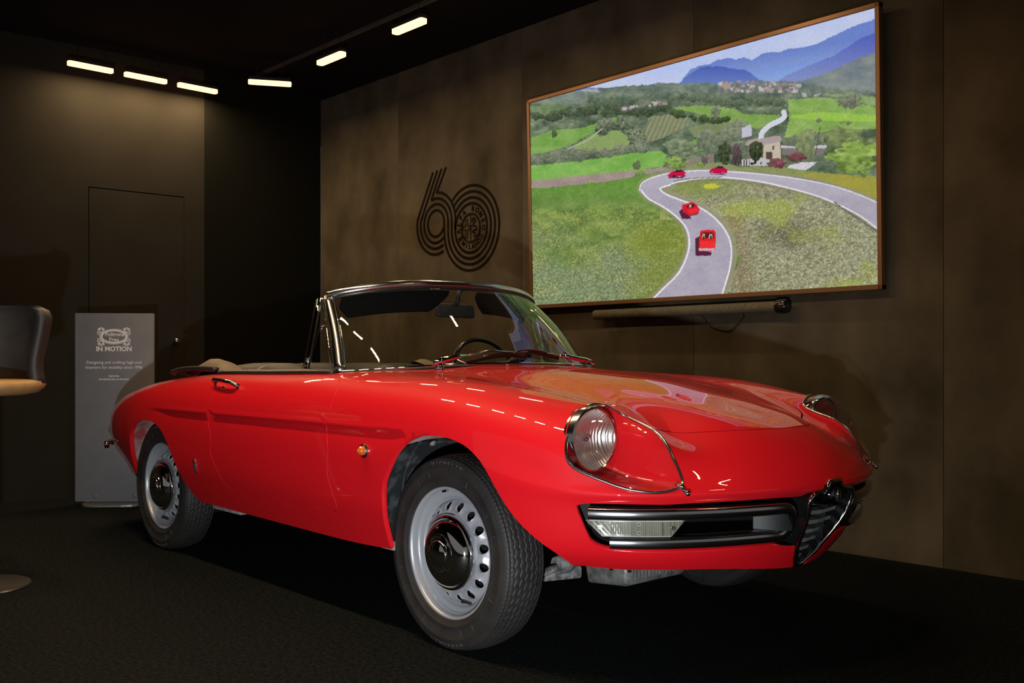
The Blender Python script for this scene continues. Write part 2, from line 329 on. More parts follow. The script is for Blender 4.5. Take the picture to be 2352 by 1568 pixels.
# skirting-free walls; ceiling lights: short warm bars hung below the ceiling
M['lamp'] = emis('warm_lamp_diffuser', LAMP_C, LAMP_E)
M['housing'] = mat('black_lamp_housing', (.004, .004, .004), .9)
LZ = 2.82
def ceiling_light(x, y, rz, label, group='warm bar lamps hung below the ceiling', L_=.285, watt=1., tilt=0., raw=False):
    k_ = 1. if raw else (LZ - CAMP.z) / (2.755 - CAMP.z); x = CAMP.x + (x - CAMP.x) * k_; y = CAMP.y + (y - CAMP.y) * k_; L_ *= k_
    r = empty('ceiling_light', (x, y, LZ), rz, label, 'lamp', group)
    g = G(); w = .054
    g.box((0, 0, .034), (L_ - .01, w - .006, .022)).obj('housing', M['housing'], r)
    p = []; n = 8; a, b, c = L_ / 2 - .002, w / 2 - .002, .018
    for cx, cy, q0 in ((a - c, b - c, 0), (-a + c, b - c, 90), (-a + c, -b + c, 180), (a - c, -b + c, 270)):
        for k in range(n + 1): q = math.radians(q0 + 90 * k / n); p.append((cx + c * math.cos(q), cy + c * math.sin(q)))
    m_ = len(p); v = [(q[0], q[1], z) for z in (-.002, .022) for q in p]
    mk('diffuser', v, [tuple(range(m_))[::-1], tuple(range(m_, 2 * m_))] + [(i, (i + 1) % m_, m_ + (i + 1) % m_, m_ + i) for i in range(m_)], M['lamp'], r)
    for sx in (-1, 1): G().tube([(sx * L_ * .3, 0, .05), (sx * L_ * .3, 0, ZC - LZ)], .0018, 6).obj('suspension_rod', M['housing'], r)
    la_ = bpy.data.lights.new('lamp_light', 'AREA'); la_.shape = 'RECTANGLE'; la_.size = L_ - .02; la_.size_y = w - .01; la_.energy = LIGHT_W * watt; la_.color = LIGHT_C
    lo = bpy.data.objects.new('lamp_light', la_); link(lo, r); lo.location = (0, 0, -.006); lo.rotation_euler = (math.radians(tilt), 0, 0)
    return r
H = math.pi / 2
for x, y, rz, lb in ((.559, -2.026, H, 'leftmost of the three lit bar lamps over the dark left wall'), (.556, -1.670, H, 'middle of the three lit bar lamps over the dark left wall'),
                  (.552, -1.309, H, 'third lit bar lamp from the left, nearest the corner on the left row'), (1.001, -1.010, math.atan2(.235, .13), 'lit bar lamp set askew in the corner between the two rows'),
                  (1.742, -1.000, 0, 'smaller lit bar lamp just right of the corner lamp, on the right row'), (2.542, -1.000, 0, 'lit bar lamp on the right row between the dim one and the top edge'),
                  (3.340, -.965, 0, 'bar lamp cut off by the top edge of the photo')):
    ceiling_light(x, y, rz, lb, watt=2.2 if x < .9 else 1.1)
ORD = ('first', 'second', 'third', 'fourth', 'fifth', 'sixth')
ceiling_light(4.14, -.965, 0, 'bar lamp of the right row over the bonnet, above the top edge of the photo', watt=1.2)
for k in range(6): ceiling_light(2.62 + .53 * k, -3.02, 0, '%s of six bar lamps in the row beside the near flank, above the photo' % ORD[k], watt=2.6, raw=True)
ceiling_light(6.80, -1.45, H, 'bar lamp beyond the nose end of the car, above the photo', watt=.8, raw=True)
# ------------------------------------------------------------------ wall screen with its picture
tv = empty('wall_screen', (3.6875, -.062, 1.2505), 0, 'large bronze-framed screen on the right wall showing red cars on a winding road', 'screen')
tv.rotation_euler = (math.atan2(.029, 1.241), 0, 0)
TW, TH = 2.2515, 1.2415
M['bronze'] = mat('bronze_frame', (.22, .11, .05), .42, .55)
def vnoise(X, Y, sx, sy, seed, oct=3):
    r = np.random.default_rng(seed); out = 0; amp = 1.; tot = 0
    for k in range(oct):
        T_ = r.random((128, 128)); x = X / sx * 2 ** k + 17.3 * k; y = Y / sy * 2 ** k + 5.1 * k
        i = np.floor(x).astype(int); j = np.floor(y).astype(int); a = x - i; b = y - j; a = a * a * (3 - 2 * a); b = b * b * (3 - 2 * b)
        i0, i1, j0, j1 = i % 128, (i + 1) % 128, j % 128, (j + 1) % 128
        out = out + amp * ((1 - a) * (1 - b) * T_[j0, i0] + a * (1 - b) * T_[j0, i1] + (1 - a) * b * T_[j1, i0] + a * b * T_[j1, i1]); tot += amp; amp *= .55
    return out / tot
def screen_picture():
    nx, ny = 620, 342
    s, t = np.meshgrid(np.linspace(0, 1, nx), np.linspace(0, 1, ny))        # s right, t down
    # the picture was measured in a slanted view: homography from the panel square
    q = np.array([(40, 518), (1763, 42.5), (1780.5, 1422), (55.5, 1526)], float); sq = [(0, 0), (1, 0), (1, 1), (0, 1)]
    A = []; bb = []
    for (a, b), (x, y) in zip(sq, q):
        A += [[a, b, 1, 0, 0, 0, -a * x, -b * x], [0, 0, 0, a, b, 1, -a * y, -b * y]]; bb += [x, y]
    h = np.linalg.solve(np.array(A), np.array(bb)); w = h[6] * s + h[7] * t + 1
    X = (h[0] * s + h[1] * t + h[2]) / w; Y = (h[3] * s + h[4] * t + h[5]) / w
    C = np.zeros((ny, nx, 3))
    def inside(P, x=None, y=None):
        x = X if x is None else x; y = Y if y is None else y
        r = np.zeros(x.shape, bool); n = len(P)
        for i in range(n):
            x0, y0 = P[i]; x1, y1 = P[(i + 1) % n]
            if y0 == y1: continue
            c = (y0 > y) != (y1 > y); r ^= c & (x < (x1 - x0) * (y - y0) / (y1 - y0) + x0)
        return r
    def fill(m, col, a=1.):
        a = np.asarray(a); a = a[m][:, None] if a.ndim else a
        col = np.asarray(col, float); col = col[m] if col.ndim == 3 else col
        C[m] = C[m] * (1 - a) + col * a
    def mix(c1, c2, k): k = np.clip(k, 0, 1)[..., None]; return np.array(c1) * (1 - k) + np.array(c2) * k
    def lerpY(P): P = np.array(P, float); return np.interp(X, P[:, 0], P[:, 1])
    n1 = vnoise(X, Y, 14, 9, 1, 3); n2 = vnoise(X, Y, 60, 34, 2, 4); n3 = vnoise(X, Y, 5, 4, 3, 2); n4 = vnoise(X, Y, 180, 110, 5, 3)
    wob = (n1 - .5)
    # sky
    d = np.clip((X - 300) / 1460, 0, 1)
    C[:] = mix((176, 192, 236), (196, 202, 226), n4 * 1.6 - .3)
    C[:] = C * .75 + .25 * mix((150, 170, 235), (214, 214, 224), vnoise(X, Y, 500, 120, 9, 2) * 1.5 - .3)
    # mountains
    m = Y > lerpY([(700, 440), (790, 415), (840, 350), (900, 325), (940, 322), (975, 300), (1040, 290), (1070, 300), (1110, 288), (1150, 302), (1200, 270), (1230, 262), (1290, 262), (1330, 245), (1400, 240), (1480, 220), (1560, 178), (1640, 140), (1700, 118), (1790, 90)]) + wob * 8
    fill(m, mix((96, 124, 212), (138, 168, 222), (Y - 260) / 150 + (X - 1300) / 900))
    m = Y > lerpY([(700, 460), (790, 416), (835, 372), (900, 336), (980, 330), (1050, 345), (1120, 352), (1180, 395), (1250, 420), (1900, 420)]) + wob * 10
    fill(m & (Y < 430), mix((66, 88, 190), (92, 120, 205), (Y - 330) / 90))
    m = Y > lerpY([(1250, 420), (1330, 375), (1400, 345), (1480, 310), (1560, 280), (1640, 225), (1700, 190), (1800, 150)]) + wob * 12
    fill(m & (X > 1250), mix((84, 98, 190), (124, 138, 196), (Y - 200) / 190))
    m = Y > lerpY([(1300, 430), (1400, 405), (1480, 380), (1560, 350), (1640, 310), (1700, 285), (1800, 255)]) + wob * 16
    fill(m & (X > 1300), mix((104, 116, 128), (142, 150, 140), n2 * 1.4 - .2))
    # wooded hills
    hz = lerpY([(0, 470), (290, 455), (420, 440), (520, 432), (620, 424), (700, 415), (790, 420), (900, 412), (1000, 418), (1200, 405), (1350, 410), (1500, 430), (1800, 470)]) + wob * 14
    base = mix((62, 80, 60), (128, 140, 112), n2 * 1.5 - .25); base = base * (.80 + .42 * n1[..., None])
    m = Y > hz; fill(m, base)
    hazy = np.clip((520 - Y) / 120, 0, 1); fill(m, (140, 152, 168), hazy * .45)
    fill((X < 330) & (Y < 520) & (Y > hz), (150, 160, 168), .35)
    # fields
    def field(P, c1, c2, a=.92, rough=10):
        m = inside(P, X + wob * rough, Y + (n3 - .5) * rough); fill(m, mix(c1, c2, n2 * 1.3 - .15) * (.92 + .16 * n3[..., None]), a)
    field([(1330, 500), (1480, 488), (1620, 500), (1790, 545), (1790, 645), (1600, 650), (1310, 690), (1335, 600)], (122, 172, 62), (160, 196, 92))
    field([(1350, 575), (1500, 560), (1790, 580), (1790, 610), (1500, 605), (1340, 590)], (150, 208, 50), (165, 210, 70), .8)
    field([(750, 538), (900, 527), (1060, 542), (1110, 572), (1290, 575), (1270, 605), (1180, 645), (1030, 612), (850, 562)], (116, 168, 62), (150, 186, 84))
    field([(45, 690), (150, 652), (300, 640), (420, 600), (520, 568), (500, 592), (380, 650), (250, 722), (120, 762), (45, 772)], (104, 168, 56), (140, 184, 80))
    field([(1470, 470), (1640, 470), (1790, 490), (1790, 540), (1640, 500)], (128, 160, 92), (150, 176, 110), .8)
    field([(230, 745), (390, 650), (520, 655), (560, 720), (400, 760)], (150, 160, 104), (132, 168, 84), .9)
    field([(850, 700), (930, 690), (930, 750), (870, 755)], (112, 176, 52), (130, 190, 70), .9)
    field([(635, 590), (760, 568), (832, 585), (812, 640), (700, 692), (590, 722)], (152, 152, 112), (132, 140, 104), .9)
    fill(inside([(635, 590), (760, 568), (832, 585), (812, 640), (700, 692), (590, 722)]) & (np.sin((X * .8 + Y * .35) / 3.) > .55), (104, 108, 84), .6)
    field([(830, 640), (1000, 600), (1060, 620), (1000, 660), (860, 690)], (128, 140, 88), (140, 156, 100), .7)
    field([(40, 830), (200, 815), (400, 790), (560, 765), (690, 752), (745, 790), (700, 835), (560, 852), (300, 882), (40, 908)], (110, 178, 58), (142, 200, 84), .96, 6)
    field([(40, 540), (130, 520), (240, 520), (200, 560), (60, 580)], (116, 140, 90), (130, 160, 96), .5)
    # lone lines of trees
    def tree(x, y, rx, ry, c1, c2, seed, a=1.):
        k = vnoise(X, Y, rx * .55, ry * .4, seed, 3)
        rr = ((X - x) / rx) ** 2 + ((Y - y) / ry) ** 2
        m = rr < (.35 + 1.15 * k) ** 2 * .95
        kk = vnoise(X, Y, max(4, rx * .22), max(4, ry * .2), seed + 50, 2); fill(m, mix(c1, c2, kk * 1.2 - .1 - .35 * ((Y - y) / ry)), a)
    r = np.random.default_rng(8)
    def hedge(P, n, s0, c1, c2, seed):
        P = np.array(P, float); t_ = np.linspace(0, len(P) - 1.001, n)
        for i, q in enumerate(t_):
            k = int(q); p = P[k] + (P[k + 1] - P[k]) * (q - k) + r.normal(0, s0 * .25, 2); sz = s0 * r.uniform(.6, 1.3)
            tree(p[0], p[1], sz, sz * r.uniform(.6, 1.1), c1, c2, seed + i)
    G1, G2 = (46, 62, 42), (112, 128, 84); P1, P2 = (86, 96, 76), (142, 148, 122); Y1, Y2 = (84, 112, 48), (156, 184, 92)
    hedge([(80, 590), (200, 560), (320, 560), (430, 540), (560, 560), (700, 550)], 26, 30, G1, (96, 112, 82), 100)
    hedge([(400, 640), (520, 620), (560, 690), (600, 720)], 9, 34, G1, P2, 140)
    hedge([(760, 560), (860, 590), (960, 600), (1020, 600)], 12, 22, (36, 54, 30), (96, 116, 64), 160)
    hedge([(50, 800), (200, 780), (350, 765), (540, 745), (600, 740)], 24, 27, P1, P2, 180)
    hedge([(760, 480), (900, 500), (1060, 520), (1200, 500), (1300, 520)], 22, 24, (60, 78, 62), (118, 130, 100), 210)
    hedge([(1100, 640), (1040, 680), (930, 700)], 7, 46, P1, P2, 240)
    hedge([(1330, 700), (1450, 700), (1560, 700)], 8, 38, P1, (132, 142, 108), 250)
    hedge([(1480, 600), (1790, 620)], 3, 24, P1, P2, 258)
    tree(160, 665, 14, 26, G1, G2, 262); tree(1640, 500, 60, 40, P1, P2, 263); tree(970, 560, 28, 40, P1, P2, 264)
    # village and church
    for i in range(150):
        x, y = r.uniform(985, 1390), r.uniform(408, 462); y += abs(x - 1180) * .01; w_, h_ = r.uniform(5, 13), r.uniform(4, 9)
        c = [(196, 190, 196), (150, 136, 134), (112, 110, 116), (170, 150, 142)][r.integers(0, 4)]
        fill((abs(X - x) < w_) & (abs(Y - y) < h_), c, .75)
    fill(inside([(1003, 440), (1006, 400), (1010, 392), (1014, 400), (1017, 440)]), (128, 116, 120)); fill((abs(X - 1024) < 18) & (abs(Y - 432) < 14), (166, 148, 138))
    for i in range(24):
        x, y = r.uniform(500, 720), 0; y = 545 - (x - 500) * .14 + r.uniform(-12, 8); fill((abs(X - x) < r.uniform(6, 13)) & (abs(Y - y) < r.uniform(4, 8)), [(196, 184, 196), (132, 118, 122), (158, 140, 140)][r.integers(0, 3)], .85)
    for i in range(12): fill((abs(X - r.uniform(1385, 1500)) < 10) & (abs(Y - r.uniform(470, 490)) < 6), [(180, 176, 180), (96, 100, 96)][i % 2], .8)
    for i in range(14): fill((abs(X - r.uniform(285, 380)) < 9) & (abs(Y - r.uniform(446, 460)) < 4), (172, 168, 176), .7)
    # country roads
    def line(P, w_, col, a=1., n=10):
        P = catmull(P, n); dmin = np.full(X.shape, 1e9)
        for p, q_ in zip(P[:-1], P[1:]):
            dx, dy = q_ - p; L2 = dx * dx + dy * dy + 1e-9; k = np.clip(((X - p[0]) * dx + (Y - p[1]) * dy) / L2, 0, 1)
            dmin = np.minimum(dmin, np.hypot(X - p[0] - k * dx, Y - p[1] - k * dy))
        fill(dmin < w_, col, a)
    line([(1194, 692), (1200, 665), (1235, 630), (1290, 602), (1312, 582), (1308, 562)], 13, (206, 206, 216)); line([(1300, 735), (1400, 742), (1515, 733)], 8, (190, 188, 194))
    line([(230, 745), (330, 700), (400, 645)], 3, (170, 178, 150)); fill(inside([(1300, 740), (1520, 742), (1500, 780), (1300, 775)]), (128, 118, 116), .9)
    field([(48, 905), (300, 878), (560, 852), (700, 838), (735, 850), (560, 884), (400, 912), (150, 937), (40, 942)], (150, 130, 122), (168, 150, 142), 1, 4)
    field([(700, 840), (860, 790), (960, 768), (960, 830), (760, 850)], (128, 116, 104), (146, 132, 118), .95, 4)
    # house, walls, hedges, trees by the bend
    fill(inside([(1100, 640), (1145, 622), (1150, 680), (1100, 688)]), (188, 186, 206)); fill(inside([(1128, 724), (1292, 700), (1294, 795), (1130, 800)]), (128, 112, 100)); fill(inside([(1208, 722), (1290, 700), (1293, 795), (1206, 797)]), (192, 180, 158))
    fill(inside([(1128, 702), (1288, 678), (1302, 704), (1226, 722), (1112, 728)]), (168, 152, 152)); fill((abs(X - 1256) < 6) & (abs(Y - 740) < 10), (92, 84, 80)); fill((abs(X - 1235) < 16) & (abs(Y - 780) < 20), (84, 72, 64))
    fill(inside([(1092, 800), (1200, 790), (1240, 800), (1230, 830), (1090, 830)]), (188, 184, 186)); fill((Y > 800) & (Y < 830) & (X > 1092) & (X < 1138) & (np.sin(X / 2.2) > .3), (72, 70, 70))
    field([(1310, 850), (1340, 824), (1400, 812), (1474, 810), (1444, 836), (1400, 862), (1350, 870)], (198, 196, 204), (206, 204, 210), 1, 2)
    fill(inside([(1060, 832), (1320, 838), (1560, 872), (1790, 882), (1790, 1012), (1560, 922), (1400, 888), (1200, 860), (1040, 850)], X, Y + wob * 5), mix((120, 132, 70), (152, 158, 92), n1))
    field([(1390, 874), (1500, 866), (1790, 884), (1790, 1000), (1640, 945), (1500, 905)], (172, 158, 52), (146, 148, 66), .95, 8)
    fill(inside([(735, 850), (860, 820), (1000, 812), (1080, 832), (1040, 850), (900, 846), (760, 858)]), mix((122, 140, 80), (148, 150, 108), n1))
    for p in ((1170, 772, 34, 64, (28, 38, 26), (74, 86, 52), 301), (1008, 772, 44, 54, (34, 44, 30), (88, 98, 66), 302), (1072, 772, 28, 62, (56, 48, 48), (112, 92, 92), 303), (770, 815, 62, 42, Y1, Y2, 304), (792, 742, 82, 58, (82, 96, 70), (146, 160, 124), 305),
              (1620, 715, 130, 84, (66, 82, 50), (134, 150, 92), 306), (1660, 785, 140, 82, (90, 118, 46), (170, 200, 96), 307), (1420, 720, 50, 78, (96, 110, 72), (146, 156, 110), 308), (1280, 816, 48, 24, (92, 48, 56), (150, 92, 98), 309), (1375, 787, 56, 22, (84, 44, 50), (134, 84, 86), 310),
              (590, 868, 26, 28, Y1, Y2, 311), (345, 922, 22, 16, Y1, Y2, 312), (240, 925, 12, 14, Y1, Y2, 313), (915, 800, 20, 24, (72, 70, 66), (120, 112, 104), 314), (895, 824, 20, 16, Y1, Y2, 315), (575, 825, 20, 28, (74, 92, 56), (120, 140, 84), 316), (1700, 850, 40, 34, Y1, Y2, 317)): tree(*p)
    line([(1466, 780), (1490, 632)], 2.2, (86, 82, 78)); line([(1660, 540), (1668, 470)], 1.5, (86, 86, 82))
    # near meadow and bank
    near = inside([(40, 942), (150, 938), (400, 912), (560, 886), (640, 870), (720, 860), (1040, 850), (1200, 866), (1560, 928), (1800, 1018), (1800, 1560), (30, 1560)])
    g0 = mix((88, 120, 50), (146, 162, 86), n2 * 1.6 - .3) * (.86 + .28 * n3[..., None]); fill(near, g0)
    lm = near & (X < 900)
    fill(lm, mix((82, 140, 40), (120, 170, 60), n1), np.clip((1080 - Y) / 130, 0, 1) * .85)
    gy = np.clip((Y - 1120) / 200 + (vnoise(X, Y, 260, 160, 21, 2) - .55) * 2.4 - (X - 200) / 900, 0, 1); fill(lm, mix((88, 108, 66), (164, 172, 140), n3 * 1.5 - .25), gy * .9)
    br = np.clip((X - 420) / 160 + (vnoise(X, Y, 160, 120, 22, 2) - .5) * 2, 0, 1) * np.clip((Y - 1080) / 80, 0, 1); fill(lm, mix((100, 116, 34), (150, 158, 66), n3 * 1.3 - .1), br * .7)
    fill(lm & (n3 + .55 * vnoise(X, Y, 90, 60, 23, 2) > 1.04) & (Y > 1030), (184, 180, 92), .5)
    fill(lm & (Y > 1050) & (Y < 1330) & (n3 * n1 > .40), (172, 170, 70), .45)
    rm = near & (X >= 690) & ~inside([(560, 880), (560, 1000), (700, 1060), (840, 1160), (840, 1300), (640, 1500), (1000, 1500), (1090, 1300), (1060, 1160), (960, 1060), (740, 965), (700, 940), (760, 905)])
    rm &= (X > 690) & ((X > 1000) | (Y < 1100))
    fill(rm, mix((96, 96, 66), (196, 194, 160), n1 * .7 + n3 * .8 - .25))
    fill(rm, mix((110, 128, 56), (150, 160, 84), n3), np.clip((1010 - Y) / 60, 0, 1) * np.clip((1200 - X) / 300, 0, 1) * .8)
    k = vnoise(X, Y, 220, 150, 31, 3); fill(rm, (92, 82, 62), np.clip(1.2 - np.hypot((X - 1330) / 190, (Y - 1170) / 95), 0, 1) * k * 1.0)
    fill(rm, mix((140, 152, 60), (172, 178, 86), n3), np.clip((k - .55) * 4, 0, .8))
    fill(rm, (134, 116, 84), np.clip(1 - np.abs(X - (1060 + (Y - 1100) * .15)) / 90, 0, 1) * .75 * (Y > 1080))
    fill(rm & (n3 > .70) & (Y > 1000), (214, 210, 188), .45); fill(rm & (n3 < .25) & (Y > 1080), (74, 72, 44), .35)
    # the road
    outer = [(640, 1500), (700, 1440), (770, 1370), (812, 1290), (828, 1210), (812, 1140), (760, 1080), (690, 1030), (620, 990), (586, 950), (597, 915), (650, 885), (760, 860), (900, 849), (1030, 854), (1200, 868), (1400, 894), (1560, 928), (1680, 968), (1800, 1020)]
    inner = [(1800, 1168), (1700, 1092), (1600, 1037), (1480, 987), (1300, 937), (1150, 907), (1000, 893), (860, 900), (750, 922), (696, 944), (722, 968), (800, 1000), (900, 1040), (980, 1100), (1032, 1170), (1052, 1240), (1046, 1330), (1022, 1420), (996, 1500)]
    line(outer, 13, (150, 142, 118), .6); line(inner[:12], 12, (128, 124, 84), .5); line(inner[8:], 22, (158, 146, 132), .7)
    oc = catmull(outer, 6); ic = catmull(inner, 6); road = inside([tuple(p) for p in np.concatenate([oc, ic])])
    fill(road, mix((160, 152, 172), (178, 170, 182), n2 * 1.2 - .1) + (n3[..., None] - .5) * 8); fill(road, (190, 186, 202), np.clip((1010 - Y) / 130, 0, 1) * .5)
    line([(p[0] + 9, p[1] + 1) for p in outer[:10]], 3.6, (230, 226, 232)); line([(p[0], p[1] + 4) for p in outer[9:]], 2.2, (226, 224, 232)); line([(p[0], p[1] - 5) for p in inner[:9]], 3.2, (226, 224, 230)); line([(p[0] - 6, p[1] + 1) for p in inner[8:]], 3.6, (230, 226, 232))
    line([(1560, 1010), (1650, 1075), (1740, 1135), (1790, 1160)], 3.5, (92, 86, 92), .8); line([(760, 906), (860, 892), (1000, 886)], 3, (96, 96, 84), .6)
    fill(((X - 945) / 42) ** 2 + ((Y - 931) / 13) ** 2 < .5 + n3, (206, 200, 50), .9)
    # four open red cars
    def poly(P, c, a=1.): fill(inside(P), c, a)
    poly([(866, 1192), (890, 1180), (900, 1250), (948, 1262), (944, 1279), (866, 1279)], (86, 34, 60))
    poly([(890, 1156), (905, 1150), (960, 1149), (967, 1160), (970, 1200), (962, 1256), (884, 1256), (886, 1200)], (226, 34, 40)); poly([(893, 1192), (962, 1192), (957, 1162), (900, 1162)], (92, 30, 34)); poly([(900, 1192), (915, 1188), (914, 1168), (902, 1170)], (200, 168, 140)); poly([(934, 1192), (952, 1192), (950, 1172), (936, 1170)], (214, 178, 150))
    poly([(905, 1180), (912, 1180), (912, 1196), (903, 1196)], (36, 30, 30)); poly([(940, 1178), (948, 1178), (948, 1196), (938, 1196)], (40, 34, 34)); poly([(890, 1206), (964, 1206), (961, 1238), (888, 1238)], (242, 48, 44)); poly([(884, 1242), (960, 1242), (960, 1254), (884, 1254)], (196, 172, 184))
    poly([(784, 1058), (800, 1044), (836, 1076), (846, 1096), (800, 1094)], (84, 34, 62)); poly([(799, 1026), (850, 1009), (872, 1022), (888, 1046), (882, 1070), (842, 1082), (804, 1060)], (216, 28, 44)); poly([(818, 1034), (852, 1018), (868, 1030), (836, 1042)], (58, 30, 36)); poly([(834, 1040), (846, 1034), (848, 1024), (838, 1024)], (206, 186, 170)); poly([(828, 1052), (876, 1040), (884, 1056), (842, 1072)], (238, 42, 50)); poly([(842, 1074), (880, 1064), (880, 1072), (842, 1082)], (120, 60, 80))
    poly([(728, 884), (800, 884), (822, 874), (814, 884), (800, 892), (735, 892)], (92, 60, 86)); poly([(725, 878), (744, 862), (766, 853), (804, 851), (820, 862), (810, 880), (740, 888)], (204, 18, 68)); poly([(760, 862), (772, 850), (800, 850), (804, 860)], (48, 32, 44)); poly([(752, 876), (768, 874), (766, 886), (752, 888)], (60, 34, 50))
    poly([(935, 868), (960, 872), (1020, 870), (1016, 876), (950, 874)], (100, 72, 96)); poly([(933, 860), (948, 844), (972, 836), (1004, 836), (1028, 848), (1025, 864), (990, 870), (940, 866)], (196, 14, 70)); poly([(970, 842), (980, 830), (1002, 832), (1010, 842)], (50, 32, 46)); poly([(942, 858), (956, 856), (956, 868), (944, 868)], (150, 90, 110)); poly([(996, 858), (1010, 856), (1010, 870), (998, 870)], (150, 90, 110))
    fill((Y > 1420) & (X < 180) & (n3 > .8), (214, 214, 60), .8)
    lum = C.mean(2, keepdims=True); sat = np.where((C[..., :1] > 1.7 * C[..., 1:2]), .95, np.where(C[..., 1:2] > 1.25 * C[..., :1], .78, .90)); C = lum + (C - lum) * sat; C = C * (.95 + .10 * vnoise(X, Y, 3, 3, 77, 1)[..., None])
    return nx, ny, np.clip(C, 0, 255)
nx, ny, PIC = screen_picture()
me = bpy.data.meshes.new('screen_panel')
gx, gz = np.meshgrid(np.linspace(-TW / 2, TW / 2, nx), np.linspace(TH, 0, ny))
vv = np.stack([gx, np.full_like(gx, -.0), gz], -1).reshape(-1, 3); I = np.arange(nx * ny).reshape(ny, nx)
qf = np.stack([I[1:, :-1], I[1:, 1:], I[:-1, 1:], I[:-1, :-1]], -1).reshape(-1, 4)
me.vertices.add(len(vv)); me.vertices.foreach_set('co', vv.ravel()); me.loops.add(qf.size); me.loops.foreach_set('vertex_index', qf.ravel().astype(np.int32))
me.polygons.add(len(qf)); me.polygons.foreach_set('loop_start', np.arange(0, qf.size, 4, dtype=np.int32)); me.update(calc_edges=True)
ca = me.color_attributes.new('picture', 'FLOAT_COLOR', 'POINT'); c = PIC.reshape(-1, 3) / 255.; c = np.where(c <= .04045, c / 12.92, ((c + .055) / 1.055) ** 2.4)
ca.data.foreach_set('color', np.concatenate([c, np.ones((len(c), 1))], 1).astype(np.float32).ravel())
m = emis('lit_screen', (1, 1, 1), TV_E); N = m.node_tree.nodes; at = N.new('ShaderNodeAttribute'); at.attribute_name = 'picture'
m.node_tree.links.new(at.outputs['Color'], [n for n in N if n.type == 'EMISSION'][0].inputs[0])
mo('screen_panel', me, m, tv)
fw = .0235; g = G()
def fr(x0, x1, z0, z1): g.box(((x0 + x1) / 2, .010, (z0 + z1) / 2), (x1 - x0, .036, z1 - z0))
fr(-TW / 2 - fw, TW / 2 + fw, TH + .001, TH + fw); fr(-TW / 2 - fw, TW / 2 + fw, -fw, -.001); fr(-TW / 2 - fw, -TW / 2 - .001, -fw, TH + fw); fr(TW / 2 + .001, TW / 2 + fw, -fw, TH + fw)
bevel_obj(g.obj('screen_frame', M['bronze'], tv), .002, 1)
bx('screen_back', (0, .030, TH / 2), (TW + .03, .022, TH + .03), M['black_gloss'], tv)
bx('wall_bracket', (0, .052, TH / 2), (.7, .026, .5), M['black'], tv)
# sound bar and its loose cable below the screen
sb = empty('sound_bar', (3.70, -.075, 1.171), 0, 'long brown cloth-covered sound bar fixed below the wall screen', 'speaker')
M['cloth'] = noise_mix(mat('brown_speaker_cloth', (.20, .17, .11), .85), (.06, .05, .028), (.10, .085, .05), 60, 4, .3, .7, .6, 500)
G().lathe([(0, -.612), (.022, -.612), (.027, -.607), (.027, .60), (0, .60)], 24, 'x').obj('bar', M['cloth'], sb, True, ang=40)
o = G().lathe([(0, .600), (.033, .600), (.036, .606), (.036, .652), (.032, .658), (0, .658)], 28, 'x').obj('end_cap', M['black_gloss'], sb, True, ang=40)
G().lathe([(0, .659), (.010, .659), (.010, .6615), (0, .6615)], 16, 'x').obj('cap_button', M['chrome_dark'], o, True, ang=40)
bx('wall_mount', (0, .05, .0), (.9, .05, .03), M['black'], sb)
pc = catmull([(3.80, -.03, 1.15), (3.82, -.012, 1.125), (3.834, -.01, 1.104), (3.871, -.009, 1.080), (3.939, -.009, 1.062), (3.98, -.009, 1.064), (4.02, -.009, 1.09), (4.062, -.012, 1.131), (4.07, -.03, 1.15)], 6)
tag(G().tube(pc, .0032, 6).obj('cable', M['rubber_black'], None, True), 'thin black cable looping down the wall under the sound bar', 'cable')
# ------------------------------------------------------------------ the "60" mark on the right wall (flat dark inlay, a few mm proud)
M['mark'] = mat('black_wall_mark', (.011, .009, .006), .95, Specular_IOR_Level=.0)
RN = [0]
lg = empty('anniversary_logo', (1.895, -.0005, 1.80), 0, 'large dark line-drawn 60 anniversary logo on the taupe wall left of the screen', 'logo')
def ribbon(P, w, name, par, y=-.003, t=.0028):
    RN[0] += 1; y = y - .00012 * RN[0]
    P = np.array(P, float); m = len(P); d = np.gradient(P, axis=0); d /= np.linalg.norm(d, axis=1)[:, None] + 1e-9; nrm = np.stack([-d[:, 1], d[:, 0]], 1)
    a = P + nrm * w / 2; b = P - nrm * w / 2; V = []
    for k in range(m): V += [(a[k, 0], y, a[k, 1]), (b[k, 0], y, b[k, 1]), (a[k, 0], y + t, a[k, 1]), (b[k, 0], y + t, b[k, 1])]
    F = []
    for k in range(m - 1):
        i = 4 * k; j = i + 4; F += [(i, i + 1, j + 1, j), (i + 1, i + 3, j + 3, j + 1), (i + 2, i, j, j + 2)]
    return mk(name, V, F, M['mark'], par)
